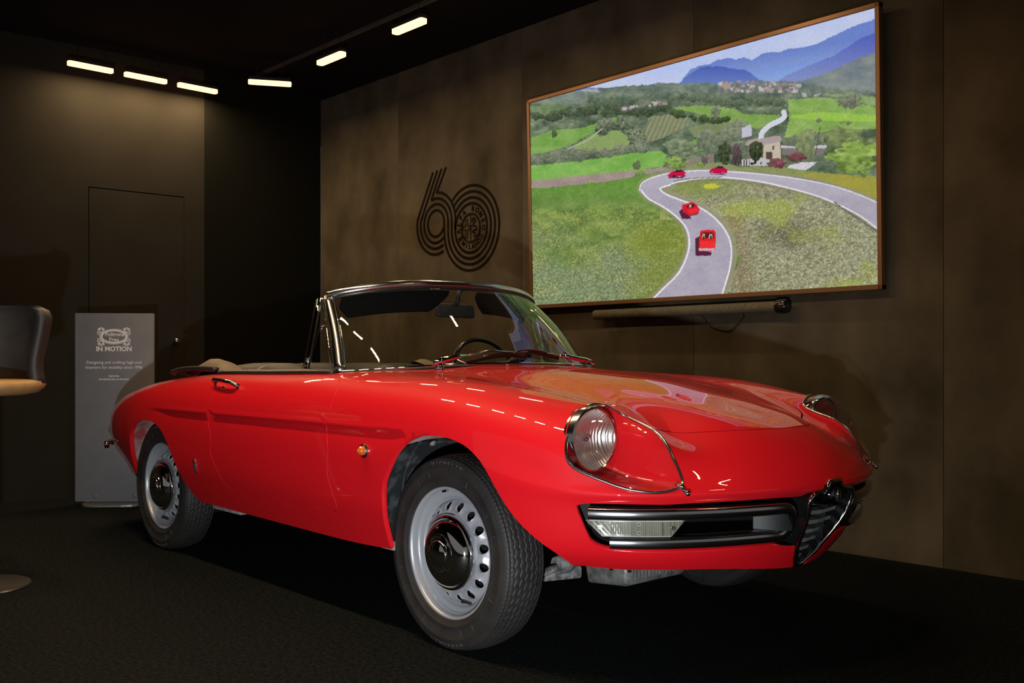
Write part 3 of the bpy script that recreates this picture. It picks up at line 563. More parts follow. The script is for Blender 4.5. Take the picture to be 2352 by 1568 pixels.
# local coords: x right, z up, origin at (1.895, 1.80) on the wall.  0: rings about the origin; 6: rings about (-.380,.066)
def arc(cx, cz, rx, rz, a0, a1, n=40):
    q = np.radians(np.linspace(a0, a1, n)); return [(cx + rx * math.cos(t), cz + rz * math.sin(t)) for t in q]
ox, oz = -.003, -.001; sx, sz = -.382, .067
R0 = [.165, .204, .244, .285]; R6 = [.092, .135, .175, .216]           # inner -> outer
LW = .017
for k in range(4):
    r0 = R0[3 - k]; r6 = R6[k]; ux, vx = sx + r6, ox - r0               # right flank of 6 ring k swings into the left flank of 0 ring 3-k
    top = {0: 90, 1: 90, 2: 106, 3: 88}[k]
    a = arc(sx, sz, r6, r6, top, 0, 26)
    b = [(ux + (vx - ux) * (3 * t * t - 2 * t ** 3), sz + (oz - sz) * t) for t in np.linspace(.08, .92, 8)]
    end = {3: 360, 2: 360 - 20, 1: 360 - 27, 0: 360 - 33}[k]
    z_ = arc(ox, oz, r0, r0, 180, 540, 110)[1:]
    if k < 3:                                                             # the outer 0 rings stop where they meet the 6
        z_ = [p for i, p in enumerate(z_) if i < 60 or math.hypot(p[0] - sx, p[1] - sz) > .214]
    ribbon(catmull(a[:-1] + b + z_, 2), LW, 'logo_line', lg)
    l_end = 360 - max(10, math.degrees(math.acos(max(-1, min(1, (-.297 - sx) / r6)))))
    P = arc(sx, sz, r6, r6, 90 if k < 2 else 168, l_end, 50)
    if k >= 2: P = [{3: (-.414, .430), 2: (-.366, .436)}[k]] + [tuple(np.array({3: (-.414, .430), 2: (-.366, .436)}[k]) * (1 - t) + np.array(P[0]) * t) for t in (.25, .5, .75)] + P
    ribbon(P, LW, 'logo_line', lg)
ribbon([(-.318, .441), (-.375, .345), (-.434, .236)], LW, 'logo_line', lg); ribbon([(-.269, .446), (-.325, .355), (-.376, .280)], LW, 'logo_line', lg)
ribbon([(-.434, .238), (-.405, .241), (-.382, .242)], LW, 'logo_line', lg); ribbon([(-.376, .283), (-.360, .283)], LW, 'logo_line', lg)
# roundel
def ring_text(txt, r, a0, a1, size, inward, par, name):
    n = len(txt)
    for i, ch in enumerate(txt):
        if ch == ' ': continue
        q = math.radians(a0 + (a1 - a0) * i / (n - 1)); v, f = text_mesh(ch, size, ext=.0012, bold=.0018)
        rot = q - math.pi / 2 + (math.pi if inward else 0); c, s = math.cos(rot), math.sin(rot)
        px, pz = ox + r * math.cos(q), oz + r * math.sin(q)
        mk(name, [(px + x * c - y * s, -.0014 - z, pz + x * s + y * c) for x, y, z in v], f, M['mark'], par)
ring_text('ALFA ROMEO', .128, 186, -4, .048, False, lg, 'logo_letter')
ring_text('MILANO', .128, 232, 312, .045, True, lg, 'logo_letter')
for q in (207, 214, -27, -34): ribbon([(ox + rr * math.cos(math.radians(q)), oz + rr * math.sin(math.radians(q))) for rr in (.105, .128, .15)][0:3], .006, 'logo_line', lg)
ribbon(arc(ox, oz, .098, .098, 0, 360, 60), .006, 'logo_line', lg); ribbon(arc(ox, oz, .090, .090, 0, 360, 60), .003, 'logo_line', lg)
ribbon([(ox, oz - .09), (ox, oz + .09)], .0045, 'logo_line', lg)
cxm, czm = ox - .043, oz + .005
cr = [(-.012, .055), (.012, .055), (.012, .012), (.036, .012), (.036, -.012), (.012, -.012), (.012, -.07), (-.012, -.07), (-.012, -.012), (-.036, -.012), (-.036, .012), (-.012, .012), (-.012, .055)]
ribbon([(cxm + a * .95, czm + b) for a, b in cr], .0045, 'logo_line', lg)
ribbon(catmull([(ox + .012, oz + .052), (ox + .035, oz + .065), (ox + .05, oz + .045), (ox + .03, oz + .030), (ox + .022, oz + .012), (ox + .05, oz + .010), (ox + .062, oz - .012), (ox + .035, oz - .018), (ox + .02, oz - .03), (ox + .045, oz - .038), (ox + .05, oz - .055), (ox + .028, oz - .06)], 6), .0075, 'logo_line', lg)
ribbon(catmull([(ox + .010, oz + .044), (ox + .026, oz + .050), (ox + .036, oz + .034)], 5), .005, 'logo_line', lg)

# ------------------------------------------------------------------ grey information panel on its foot
M['panel'] = noise_mix(mat('grey_sign_panel', (.16, .165, .18), .55), (.115, .122, .138), (.132, .14, .158), 9, 3, .3, .7)
M['print'] = mat('white_print', (.62, .63, .66), .6)
p0, p1 = Vector((.541, -2.116, 0)), Vector((.838, -1.735, 0)); dx = (p1 - p0); SW = dx.length
sg = empty('information_stand', tuple((p0 + p1) / 2), math.atan2(dx.y, dx.x), 'grey upright information panel with white printed logo and text standing behind the car', 'sign')
SH0, SH1 = .020, 1.205
o = bx('panel', (0, .014, (SH0 + SH1) / 2), (SW, .028, SH1 - SH0), M['panel'], sg, .003)
fp = []
for q in np.linspace(0, 2 * math.pi, 36, endpoint=False): fp.append((.005 + .20 * math.copysign(abs(math.cos(q)) ** .6, math.cos(q)), .03 + .15 * math.copysign(abs(math.sin(q)) ** .8, math.sin(q))))
n_ = len(fp); mk('foot_plate', [(x, y, z) for z in (.0, .012) for x, y in fp], [tuple(range(n_))[::-1], tuple(range(n_, 2 * n_))] + [(i, (i + 1) % n_, n_ + (i + 1) % n_, n_ + i) for i in range(n_)], mat('grey_foot_plate', (.22, .215, .20), .4, .5), sg)
bx('foot_bracket', (0, .045, .05), (.30, .03, .09), M['panel'], sg, .003)
for sx_ in (-.118, .125): o = G().lathe([(0, 0), (.010, 0), (.013, .002), (.014, .005)], 20, 'y').obj('screw_cap', mat('grey_cap', (.10, .105, .115), .4), sg, True); o.location = (sx_, -.0045, .052)
def sign_text(t, x, z, s, bold=0., sp=1.):
    v, f = text_mesh(t, s, ext=.0006, spacing=sp, bold=bold); mk('printed_text', [(x + a, -.0009 - c, z + b) for a, b, c in v], f, M['print'], sg)
px = SW / 181.   # metres per photo pixel on the panel
def sp_(u, v): return ((u - 262) * px, SH1 - (v - 722) * px * 1.018)
x, z = sp_(262, 771); sign_text('Poltrona', x + .002, z, .034, .0007); x, z = sp_(261, 783); sign_text('Frau', x, z, .034, .0007)
x, z = sp_(261, 805); sign_text('IN MOTION', x, z, .041, .0014, 1.0)
x, z = sp_(261, 836); sign_text('Designing and crafting high-end', x, z, .0268); x, z = sp_(261, 847.5); sign_text('interiors for mobility since 1996', x, z, .0268)
x, z = sp_(261, 868); sign_text('DISCOVER', x, z, .0135, .0003); x, z = sp_(261, 875.5); sign_text('POLTRONA FRAU IN MOTION', x, z, .0135, .0003)
cx_, cz_ = sp_(261, 776)
def flat_ring(rx0, rz0, rx1, rz1, n=48, e=1.):
    V = []; F = []
    for k in range(n):
        q = 2 * math.pi * k / n; c = math.copysign(abs(math.cos(q)) ** e, math.cos(q)); s_ = math.copysign(abs(math.sin(q)) ** e, math.sin(q))
        V += [(cx_ + rx0 * c, -.0012, cz_ + rz0 * s_), (cx_ + rx1 * c, -.0012, cz_ + rz1 * s_)]; j = (k + 1) % n; F.append((2 * k, 2 * k + 1, 2 * j + 1, 2 * j))
    mk('printed_frame', V, F, M['print'], sg)
flat_ring(.070, .033, .082, .044); flat_ring(.084, .046, .088, .049)
for a in (-1, 1):
    for b in (-1, 1):
        g = G()
        for dx_, dz_, r_ in ((.078, .040, .018), (.093, .028, .010), (.066, .046, .009), (.090, .046, .009), (.094, .016, .007)):
            V = []; n = 16
            for k in range(n): q = 2 * math.pi * k / n; V += [(cx_ + a * dx_ + r_ * math.cos(q), -.0010, cz_ + b * dz_ + r_ * math.sin(q)), (cx_ + a * dx_ + r_ * .55 * math.cos(q), -.0010, cz_ + b * dz_ + r_ * .55 * math.sin(q))]
            g.add(V, [(2 * k, 2 * k + 1, 2 * ((k + 1) % n) + 1, 2 * ((k + 1) % n)) for k in range(n)])
        g.obj('printed_scroll', M['print'], sg)

# ------------------------------------------------------------------ bar stool with a wrap-around leather seat, cut by the left edge
M['stool'] = noise_mix(mat('glossy_dark_leather', (.04, .035, .035), .6), (.012, .011, .011), (.020, .018, .017), 12, 4, .3, .7, .15, 160)
M['tan'] = noise_mix(mat('tan_leather', (.34, .20, .08), .4), (.30, .17, .065), (.38, .23, .09), 16, 4, .3, .7, .2, 180)
XC2 = Vector((.67605823, .7368482, 0)); ZC2 = Vector((-.7368482, .67605823, 0))
bs = Vector((CAMP.x, CAMP.y, 0)) + XC2 * -2.14 + ZC2 * 3.98
st = empty('bar_stool', tuple(bs), math.atan2(XC2.y, XC2.x) + .10, 'dark leather bar stool with curved back and round metal foot at the left edge', 'stool')
M['foot'] = mat('brushed_metal_foot', (.16, .15, .145), .3, .9)
G().lathe([(0, 0), (.196, 0), (.200, .004), (.196, .010), (.10, .018), (.035, .026), (.030, .05), (0, .05)], 64, 'z').obj('foot_disc', M['foot'], st, True, ang=35)
G().lathe([(0, .045), (.027, .045), (.027, .72), (.045, .74), (.045, .768), (0, .768)], 32, 'z').obj('column', M['stool'], st, True, ang=35)
# seat pad: rounded, upturned rim; front of the stool faces +x/-y (the viewer sees the back of the shell from its side)
V = []; nu, nv = 40, 12
prof = [(0, .765), (.10, .764), (.18, .768), (.222, .778), (.246, .796), (.252, .810), (.246, .824), (.225, .831), (.18, .828), (.10, .82), (0, .818)]
G().lathe([(r, h) for r, h in prof], 56, 'z').obj('seat_pad', M['tan'], st, True)
V = []; F = []; nu = 44; zs = [.815, .84, .875, .91, .96, 1.01, 1.06, 1.10, 1.125, 1.137]
hw = [.250, .243, .238, .240, .250, .262, .270, .272, .262, .235]
for side in (0, 1):
    for iz, (z_, w_) in enumerate(zip(zs, hw)):
        for k in range(nu + 1):
            q = math.radians(-12 + 204 * k / nu); rr = w_ - side * .035 * (1 if iz < len(zs) - 1 else .6)
            zz = z_ - (.02 * (abs(math.cos(q)) ** 6) if iz > 6 else 0)
            V.append((rr * math.cos(q) * 1.0, .02 + rr * math.sin(q) * .86, zz))
nz = len(zs); A_ = lambda s, i, k: s * nz * (nu + 1) + i * (nu + 1) + k
for i in range(nz - 1):
    for k in range(nu): F.append((A_(0, i, k), A_(0, i, k + 1), A_(0, i + 1, k + 1), A_(0, i + 1, k))); F.append((A_(1, i, k + 1), A_(1, i, k), A_(1, i + 1, k), A_(1, i + 1, k + 1)))
for k in range(nu): F.append((A_(0, nz - 1, k), A_(0, nz - 1, k + 1), A_(1, nz - 1, k + 1), A_(1, nz - 1, k))); F.append((A_(0, 0, k + 1), A_(0, 0, k), A_(1, 0, k), A_(1, 0, k + 1)))
for i in range(nz - 1):
    F.append((A_(0, i, 0), A_(0, i + 1, 0), A_(1, i + 1, 0), A_(1, i, 0))); F.append((A_(0, i + 1, nu), A_(0, i, nu), A_(1, i, nu), A_(1, i + 1, nu)))
mk('backrest', V, F, M['stool'], st, True)
# ------------------------------------------------------------------ the car
CAR = empty('car', (4.58270341, -1.64142901, 0), math.radians(-.5564), 'bright red two-seat classic roadster with its roof down parked on the black carpet', 'car')
BODY = Body()
FARCH = [(-.276, .752, .300), (-.274, .753, .309), (-.263, .785, .38), (-.255, .79, .43), (-.247, .797, .48), (-.231, .80, .52), (-.198, .803, .563), (-.154, .806, .612), (-.11, .805, .645), (-.06, .805, .665), (.001, .809, .675), (.065, .811, .678), (.125, .81, .673), (.181, .808, .66), (.223, .806, .64), (.26, .803, .613), (.289, .799, .58), (.313, .794, .543), (.341, .784, .499), (.373, .772, .457), (.402, .751, .425), (.431, .726, .394), (.449, .703, .375), (.463, .672, .352), (.468, .655, .335)]
RARCH = [(-2.575, .70, .318), (-2.550, .711, .352), (-2.526, .725, .388), (-2.502, .741, .428), (-2.478, .755, .478), (-2.448, .768, .543), (-2.397, .777, .588), (-2.312, .785, .616), (-2.205, .791, .625), (-2.106, .793, .618), (-2.033, .793, .596), (-1.973, .793, .556), (-1.921, .79, .498), (-1.877, .783, .439), (-1.835, .77, .379), (-1.80, .755, .335), (-1.765, .74, .305), (-1.73, .735, .288)]
DOORL = [(-.667, .675, .858), (-.632, .713, .85), (-.572, .758, .827), (-.545, .788, .796), (-.543, .803, .762), (-.556, .813, .717), (-.577, .805, .678), (-.572, .803, .643), (-.566, .805, .60), (-.571, .803, .558), (-.583, .801, .52), (-.564, .794, .453), (-.548, .78, .386), (-.75, .778, .379), (-.986, .778, .378), (-1.20, .778, .379), (-1.375, .776, .381), (-1.42, .78, .399), (-1.452, .788, .437), (-1.487, .794, .481), (-1.512, .798, .526), (-1.498, .80, .55), (-1.497, .801, .580), (-1.508, .801, .625), (-1.533, .796, .671), (-1.507, .809, .714), (-1.491, .802, .749), (-1.477, .786, .785), (-1.50, .765, .815), (-1.56, .725, .838), (-1.64, .675, .85)]
SLOTL = [(.54, .699, .507), (.553, .693, .512), (.574, .679, .515), (.651, .616, .5155), (.72, .53, .516), (.78, .439, .516), (.825, .345, .516), (.860, .243, .516), (.878, .15, .516), (.890, .06, .515), (.842, .06, .370), (.821, .18, .372), (.788, .296, .372), (.743, .391, .372), (.70, .475, .373), (.653, .543, .374), (.599, .589, .376), (.571, .615, .380), (.555, .637, .393), (.549, .649, .405), (.547, .662, .425), (.544, .680, .460)]
LAMPL = [(.517, .715, .647), (.507, .702, .684), (.497, .674, .725), (.491, .641, .754), (.489, .605, .773), (.491, .570, .778), (.496, .532, .765), (.505, .497, .747), (.519, .480, .735), (.545, .474, .722), (.60, .478, .70), (.655, .484, .668), (.705, .488, .627), (.735, .492, .592), (.749, .500, .570), (.748, .517, .560), (.734, .543, .551), (.712, .574, .548), (.679, .607, .552), (.643, .636, .562), (.612, .658, .575), (.582, .68, .589), (.55, .701, .605), (.531, .713, .621), (.521, .716, .636)]
HOODL = [(.747, .0, .70), (.744, .06, .70), (.727, .160, .70), (.692, .245, .70), (.640, .315, .70), (.589, .365, .70), (.555, .405, .71), (.535, .436, .712), (.515, .452, .715), (.46, .462, .74), (.30, .478, .78), (.1, .492, .82), (-.15, .50, .85), (-.33, .502, .865), (-.385, .485, .87), (-.40, .44, .875), (-.405, .25, .885), (-.41, 0, .888)]
COCKL = [(-.435, 0, .888), (-.45, .20, .885), (-.475, .36, .88), (-.535, .50, .875), (-.605, .595, .868), (-.66, .645, .862), (-.72, .672, .86), (-.85, .680, .859), (-1.2, .680, .855), (-1.6, .668, .85), (-1.80, .645, .845), (-1.93, .58, .845), (-1.99, .45, .85), (-2.01, .2, .855), (-2.01, 0, .856)]
GRILLL = [(.911, .0, .549), (.909, .030, .545), (.905, .042, .535), (.90, .062, .527), (.89, .096, .522), (.885, .110, .512), (.885, .112, .49), (.87, .103, .452), (.85, .086, .405), (.83, .066, .362), (.81, .045, .325), (.80, .022, .300), (.79, .012, .275)]
def to_uv(L): return np.array([BODY.inv(p) for p in L])
def dens(P, closed=True, step=.011):
    out = []; m = len(P)
    C = catmull([tuple(p) for p in P], 6, closed); d = 0; last = None
    for p in C:
        if last is None or np.hypot(*(p - last)) > step: out.append(p); last = p
    if closed and np.hypot(*(out[-1] - out[0])) < step * .5: out.pop()
    return np.array(out)
def offs(P, d):
    """grow (d>0) a closed loop"""
    a = np.roll(P, 1, 0); b = np.roll(P, -1, 0); t = b - a; t /= np.linalg.norm(t, axis=1)[:, None] + 1e-12; n = np.stack([t[:, 1], -t[:, 0]], 1)
    A = .5 * np.sum(P[:, 0] * np.roll(P[:, 1], -1) - np.roll(P[:, 0], -1) * P[:, 1]); return P + n * d * (1 if A > 0 else -1)
def pin(P, x, y):
    r = np.zeros(len(x), bool); n = len(P)
    for i in range(n):
        x0, y0 = P[i]; x1, y1 = P[(i + 1) % n]
        if y0 == y1: continue
        c = (y0 > y) != (y1 > y); r ^= c & (x < (x1 - x0) * (y - y0) / (y1 - y0) + x0)
    return r
Vm = BODY.V[-1]
def close_low(P): P = dens(to_uv(P), False); return np.concatenate([[(P[0, 0], -.05)], P, [(P[-1, 0], -.05)]])
def close_high(P):
    P = dens(to_uv(P), False); P[0, 1] = P[-1, 1] = Vm
    return np.concatenate([[(P[0, 0], Vm + .05)], P, [(P[-1, 0], Vm + .05)]])
L_far, L_rar = close_low(FARCH), close_low(RARCH)
du = dens(to_uv(DOORL), False); L_door = du
L_slot = dens(to_uv(SLOTL)); L_lamp = dens(to_uv(LAMPL)); L_hood = close_high(HOODL)
def close_end(P):
    P = dens(to_uv(P), False); P[0, 0] = Um_; P[-1, 1] = -.03; return np.concatenate([P, [(Um_ + .05, -.03), (Um_ + .05, P[0, 1])]])
Um_ = BODY.U[-1]
L_cock = close_high(COCKL); L_grille = offs(close_end(GRILLL), .016)
GAP = .0022
loops = {'grille': L_grille, 'far': L_far, 'rar': L_rar, 'slot': L_slot, 'lamp': L_lamp, 'cock': L_cock, 'd0': offs(L_door, GAP), 'd1': offs(L_door, -GAP), 'h0': offs(L_hood, .0038), 'h1': offs(L_hood, -.0032)}
pts = []; edges = []; segs = []
def add_loop(P):
    n0 = len(pts); pts.extend([tuple(p) for p in P]); n = len(P)
    edges.extend([(n0 + i, n0 + (i + 1) % n) for i in range(n)]); segs.append(np.concatenate([P, P[:1]]))
for P in loops.values(): add_loop(P)
Um = BODY.U[-1]
gu = np.concatenate([BODY.U[::2], [Um]]) if (len(BODY.U) % 2 == 0) else BODY.U[::2]; gv = BODY.V[::2] if len(BODY.V) % 2 else np.append(BODY.V[::2], Vm)
rect = [(u, 0.) for u in gu] + [(Um, v) for v in gv[1:]] + [(u, Vm) for u in gu[::-1][1:]] + [(0., v) for v in gv[::-1][1:-1]]
n0 = len(pts); pts.extend(rect); edges.extend([(n0 + i, n0 + (i + 1) % len(rect)) for i in range(len(rect))])
gU, gV = np.meshgrid(gu[1:-1], gv[1:-1], indexing='ij'); gp = np.stack([gU.ravel(), gV.ravel()], 1)
keep = np.ones(len(gp), bool)
for S in segs:
    for a, b in zip(S[:-1], S[1:]):
        w = np.where(keep & (np.abs(gp[:, 0] - (a[0] + b[0]) / 2) < .03) & (np.abs(gp[:, 1] - (a[1] + b[1]) / 2) < .03))[0]
        if len(w):
            d = b - a; k = np.clip(((gp[w] - a) @ d) / (d @ d + 1e-12), 0, 1); q = gp[w] - a - k[:, None] * d; keep[w[np.hypot(q[:, 0], q[:, 1]) < .0035]] = False
pts.extend([tuple(p) for p in gp[keep]])
res = delaunay_2d_cdt([Vector(p) for p in pts], edges, [], 0, 1e-7, False)
UV = np.array([tuple(v) for v in res[0]]); TRI = np.array([t for t in res[2] if len(t) == 3])
cen = UV[TRI].mean(1); cx0, cy0 = cen[:, 0], cen[:, 1]
ok = (cy0 > 0) & (cy0 < Vm) & (cx0 > 0) & (cx0 < Um)
hole = pin(L_grille, cx0, cy0) | pin(L_far, cx0, cy0) | pin(L_rar, cx0, cy0) | pin(L_slot, cx0, cy0) | pin(L_cock, cx0, cy0)
inl = pin(L_lamp, cx0, cy0)
d_in, d_out = pin(loops['d1'], cx0, cy0), pin(loops['d0'], cx0, cy0); h_in, h_out = pin(loops['h1'], cx0, cy0), pin(loops['h0'], cx0, cy0)
sel = {'door': ok & ~hole & ~inl & d_in, 'hood': ok & ~hole & ~inl & h_in, 'body': ok & ~hole & ~inl & ~d_out & ~h_out, 'cover': ok & inl & ~hole}
POS = BODY.pos(UV[:, 0], UV[:, 1]); NOR = BODY.nor(UV[:, 0], UV[:, 1])
# slight outward roll of the wheel-arch lips
def lip(L, amt, wid):
    S = L[1:-1]; d = np.full(len(UV), 9.)
    for a, b in zip(S[:-1], S[1:]):
        e = b - a; k = np.clip(((UV - a) @ e) / (e @ e + 1e-12), 0, 1); q = UV - a - k[:, None] * e; d = np.minimum(d, np.hypot(q[:, 0], q[:, 1]))
    return amt * np.exp(-(d / wid) ** 2)
POS = POS + NOR * (lip(L_rar, .007, .030) + lip(L_far, .003, .02))[:, None]
def panel(name, tris, m, parent, sides=(1, -1), flange=.014, grow=0., red_flange=True):
    V = []; F = []; LN = []
    for s in sides:
        T_ = tris if s > 0 else tris[:, ::-1]
        used, inv = np.unique(T_, return_inverse=True); inv = inv.reshape(T_.shape); mir = np.array([1, s, 1.])
        P = (POS[used] + NOR[used] * grow) * mir; Nn = NOR[used] * mir; base = len(V); V += [tuple(p) for p in P]
        tri = inv
        # orientation: make faces point along the normals
        e1 = P[tri[:, 1]] - P[tri[:, 0]]; e2 = P[tri[:, 2]] - P[tri[:, 0]]
        fl_ = (np.cross(e1, e2) * Nn[tri[:, 0]]).sum(1) < 0; tri = tri.copy(); tri[fl_] = tri[fl_][:, ::-1]
        area = np.linalg.norm(np.cross(P[tri[:, 1]] - P[tri[:, 0]], P[tri[:, 2]] - P[tri[:, 0]]), axis=1); tri = tri[area > 1e-10]
        for t in tri: F.append(tuple(int(i) + base for i in t)); LN += [tuple(Nn[i]) for i in t]
        if flange:
            E = np.concatenate([tri[:, [0, 1]], tri[:, [1, 2]], tri[:, [2, 0]]]); key = np.sort(E, 1); _, ix, ct = np.unique(key, axis=0, return_index=True, return_counts=True)
            for a, b in E[ix[ct == 1]]:
                if abs(P[a, 1]) < .004 and abs(P[b, 1]) < .004: continue
                fa = flange(P[a], Nn[a]) if callable(flange) else flange
                fb = flange(P[b], Nn[b]) if callable(flange) else flange
                q = [P[a], P[b], P[b] - Nn[b] * fb, P[a] - Nn[a] * fa]; k = len(V); V += [tuple(x) for x in q]; F.append((k + 1, k, k + 3, k + 2))
                en = np.cross(P[b] - P[a], Nn[a]); en /= np.linalg.norm(en) + 1e-12
                LN += [tuple(v / np.linalg.norm(v)) for v in (Nn[b] * .8 + en * .6, Nn[a] * .8 + en * .6, en, en)]
    me = bpy.data.meshes.new(name); me.from_pydata(V, [], F); me.update(); me.polygons.foreach_set('use_smooth', [True] * len(F)); me.normals_split_custom_set(LN)
    return mo(name, me, m, parent)
body = panel('body_shell', TRI[sel['body']], M['paint'], CAR, flange=lambda p, n: .003 if (p[2] > .66 and p[0] > -.42 and abs(p[1]) < .53) or (p[0] > .78 and abs(p[1]) < .15) else .020)
door_r = panel('door', TRI[sel['door']], M['paint'], CAR, (-1,)); door_l = panel('door', TRI[sel['door']], M['paint'], CAR, (1,))
hood = panel('hood', TRI[sel['hood']], M['paint'], CAR, flange=.003)
def surf(p, s=-1, off=0.):
    """point on the painted skin nearest p, and its outward normal (s=-1: right flank)"""
    u, v = BODY.inv(p); P = BODY.pos([u], [v])[0]; Nn = BODY.nor([u], [v])[0]; P = P + Nn * off; return Vector((P[0], s * P[1], P[2])), Vector((Nn[0], s * Nn[1], Nn[2]))
def loop3(L, s, off=0.): P = BODY.pos(L[:, 0], L[:, 1]) + BODY.nor(L[:, 0], L[:, 1]) * off; return P * np.array([1, s, 1.])
# ------------------------------------------------------------------ wheels (built for the right side: outer face towards -y)
def tyre_mesh():
    R, w = .313, .078; n = 540
    # half section from bead to crown: (radius, y) with y=-w outer
    side = [(.204, -.060), (.207, -.066), (.213, -.069), (.222, -.0725), (.2255, -.0755), (.229, -.0755), (.232, -.0735), (.250, -.0775), (.262, -.0785), (.2645, -.0797), (.268, -.0797), (.2705, -.0785), (.283, -.0765), (.293, -.0715), (.2965, -.0690), (.298, -.0655)]
    tread = [(-.0630 + .0630 * 2 * i / 62) for i in range(63)]
    V = []; F = []
    prof = [(r, y) for r, y in side] + [None] * len(tread) + [(r, -y) for r, y in reversed(side)]
    m = len(prof); ns = len(side)
    q = np.linspace(0, 2 * np.pi, n, endpoint=False); P = np.zeros((n, m, 3))
    tri = lambda a: np.abs((a % 1.) - .5) * 4 - 1
    for j in range(m):
        if prof[j] is not None: r, y = prof[j]; r = np.full(n, r)
        else:
            y = tread[j - ns]; k = y / .0630
            r = .3065 - .0072 * k ** 2 - .0045 * k ** 8; r = np.full(n, r); dep = np.zeros(n)
            for c in (-.048, -.030, -.0105, .0105, .030, .048):
                yy = c + .0032 * tri(q * 66 / (2 * np.pi) + (0 if abs(c) < .02 else .5)); dep = np.maximum(dep, np.clip(1.25 - np.abs(y - yy) / .0021, 0, 1))
            for c in (-.039, -.020, .0, .020, .039):                                # short lateral sipes
                ph = (q * 66 / (2 * np.pi) + c * 9) % 1.; dep = np.maximum(dep, .55 * (np.abs(y - c) < .0055) * np.clip(1.2 - np.abs(ph - .5) / .07, 0, 1))
            if abs(y) > .056: dep = np.maximum(dep, .7 * np.clip(1.1 - np.abs(((q * 132 / (2 * np.pi)) % 1.) - .5) / .16, 0, 1) * np.clip((abs(y) - .056) / .004, 0, 1))
            r = r - .0042 * dep
        if prof[j] is not None and (13 <= j < 16 or 13 <= m - 1 - j < 16): r = r - .0025 * np.clip(1.1 - np.abs(((q * 132 / (2 * np.pi)) % 1.) - .5) / .16, 0, 1) * (1 if j in (14, 15, m - 15, m - 16) else .4)
        P[:, j, 0] = r * np.cos(q); P[:, j, 1] = y; P[:, j, 2] = r * np.sin(q)
    # loaded tyre stands on the floor: contact patch flattened at hub height .3035
    low = P[..., 2] < -.3022; P[..., 2][low] = -.3022 + (P[..., 2][low] + .3022) * .02
    I = np.arange(n * m).reshape(n, m); In = np.roll(I, -1, 0)
    f = np.stack([I[:, :-1], I[:, 1:], In[:, 1:], In[:, :-1]], -1).reshape(-1, 4)
    me = bpy.data.meshes.new('tyre'); me.from_pydata(P.reshape(-1, 3).tolist(), [], f.tolist()); me.update(); me.polygons.foreach_set('use_smooth', [True] * len(f)); me.materials.append(M['tyre']); return me
def rim_mesh():
    g = G()
    g.lathe([(.1985, .062), (.2045, .060), (.2045, -.055), (.2075, -.0605), (.2075, -.0635), (.2045, -.0655), (.2005, -.064), (.1975, -.058), (.1955, -.050), (.1945, -.042), (.1905, -.040), (.1885, -.036), (.1880, -.033), (.1835, -.031), (.1760, -.030), (.1735, -.027), (.1720, -.020), (.1660, -.013)], 96)
    g.lathe([(.1985, .062), (.190, .05), (.175, .01), (.1660, -.013)], 48)
    # perforated disc
    n = 16; rh = .0145; rc = .1445; P = []; E = []
    def ring(r, k, cx=0, cy=0): a = len(P); P.extend([(cx + r * math.cos(2 * math.pi * i / k), cy + r * math.sin(2 * math.pi * i / k)) for i in range(k)]); E.extend([(a + i, a + (i + 1) % k) for i in range(k)])
    ring(.1665, 96); ring(.105, 64)
    for i in range(n): q = 2 * math.pi * (i + .5) / n; ring(rh, 24, rc * math.cos(q), rc * math.sin(q)); ring(rh + .003, 24, rc * math.cos(q), rc * math.sin(q))
    for r in (.161, .1275, .121, .113): ring(r, 96 if r > .15 else 64)
    rs = delaunay_2d_cdt([Vector(p) for p in P], E, [], 0, 1e-6, False); V2 = [tuple(v) for v in rs[0]]
    T_ = []
    for t in rs[2]:
        x = sum(V2[i][0] for i in t) / 3; y = sum(V2[i][1] for i in t) / 3; r = math.hypot(x, y)
        if r > .1668 or r < .104: continue
        if any(math.hypot(x - rc * math.cos(2 * math.pi * (i + .5) / n), y - rc * math.sin(2 * math.pi * (i + .5) / n)) < rh for i in range(n)): continue
        T_.append(tuple(t))
    prof = np.array([(.104, -.041), (.113, -.041), (.121, -.045), (.1275, -.0495), (.1445, -.0440), (.161, -.025), (.1668, -.013)])
    V = []
    for x, y in V2:
        r = math.hypot(x, y); h = float(np.interp(r, prof[:, 0], prof[:, 1])); a = math.atan2(y, x); i = round(a / (2 * math.pi) * n - .5); q = 2 * math.pi * (i + .5) / n
        d = math.hypot(x - rc * math.cos(q), y - rc * math.sin(q))
        if d < rh + .001: h -= .0022
        V.append((x, h, y))
    g.add(V, T_)
    for i in range(n):
        q = 2 * math.pi * (i + .5) / n; c = (rc * math.cos(q), rc * math.sin(q)); k = 24; W = []
        for dep in (0, 1):
            for j in range(k):
                a = 2 * math.pi * j / k; x, y = c[0] + rh * math.cos(a), c[1] + rh * math.sin(a); W.append((x, float(np.interp(math.hypot(x, y), prof[:, 0], prof[:, 1])) - .0022 + dep * .009, y))
        g.add(W, [(j, (j + 1) % k, k + (j + 1) % k, k + j) for j in range(k)])
    me = bpy.data.meshes.new('rim'); me.from_pydata(g.v, [], g.f); me.update(); me.polygons.foreach_set('use_smooth', [True] * len(me.polygons)); me.set_sharp_from_angle(angle=math.radians(50)); me.materials.append(M['silver']); return me
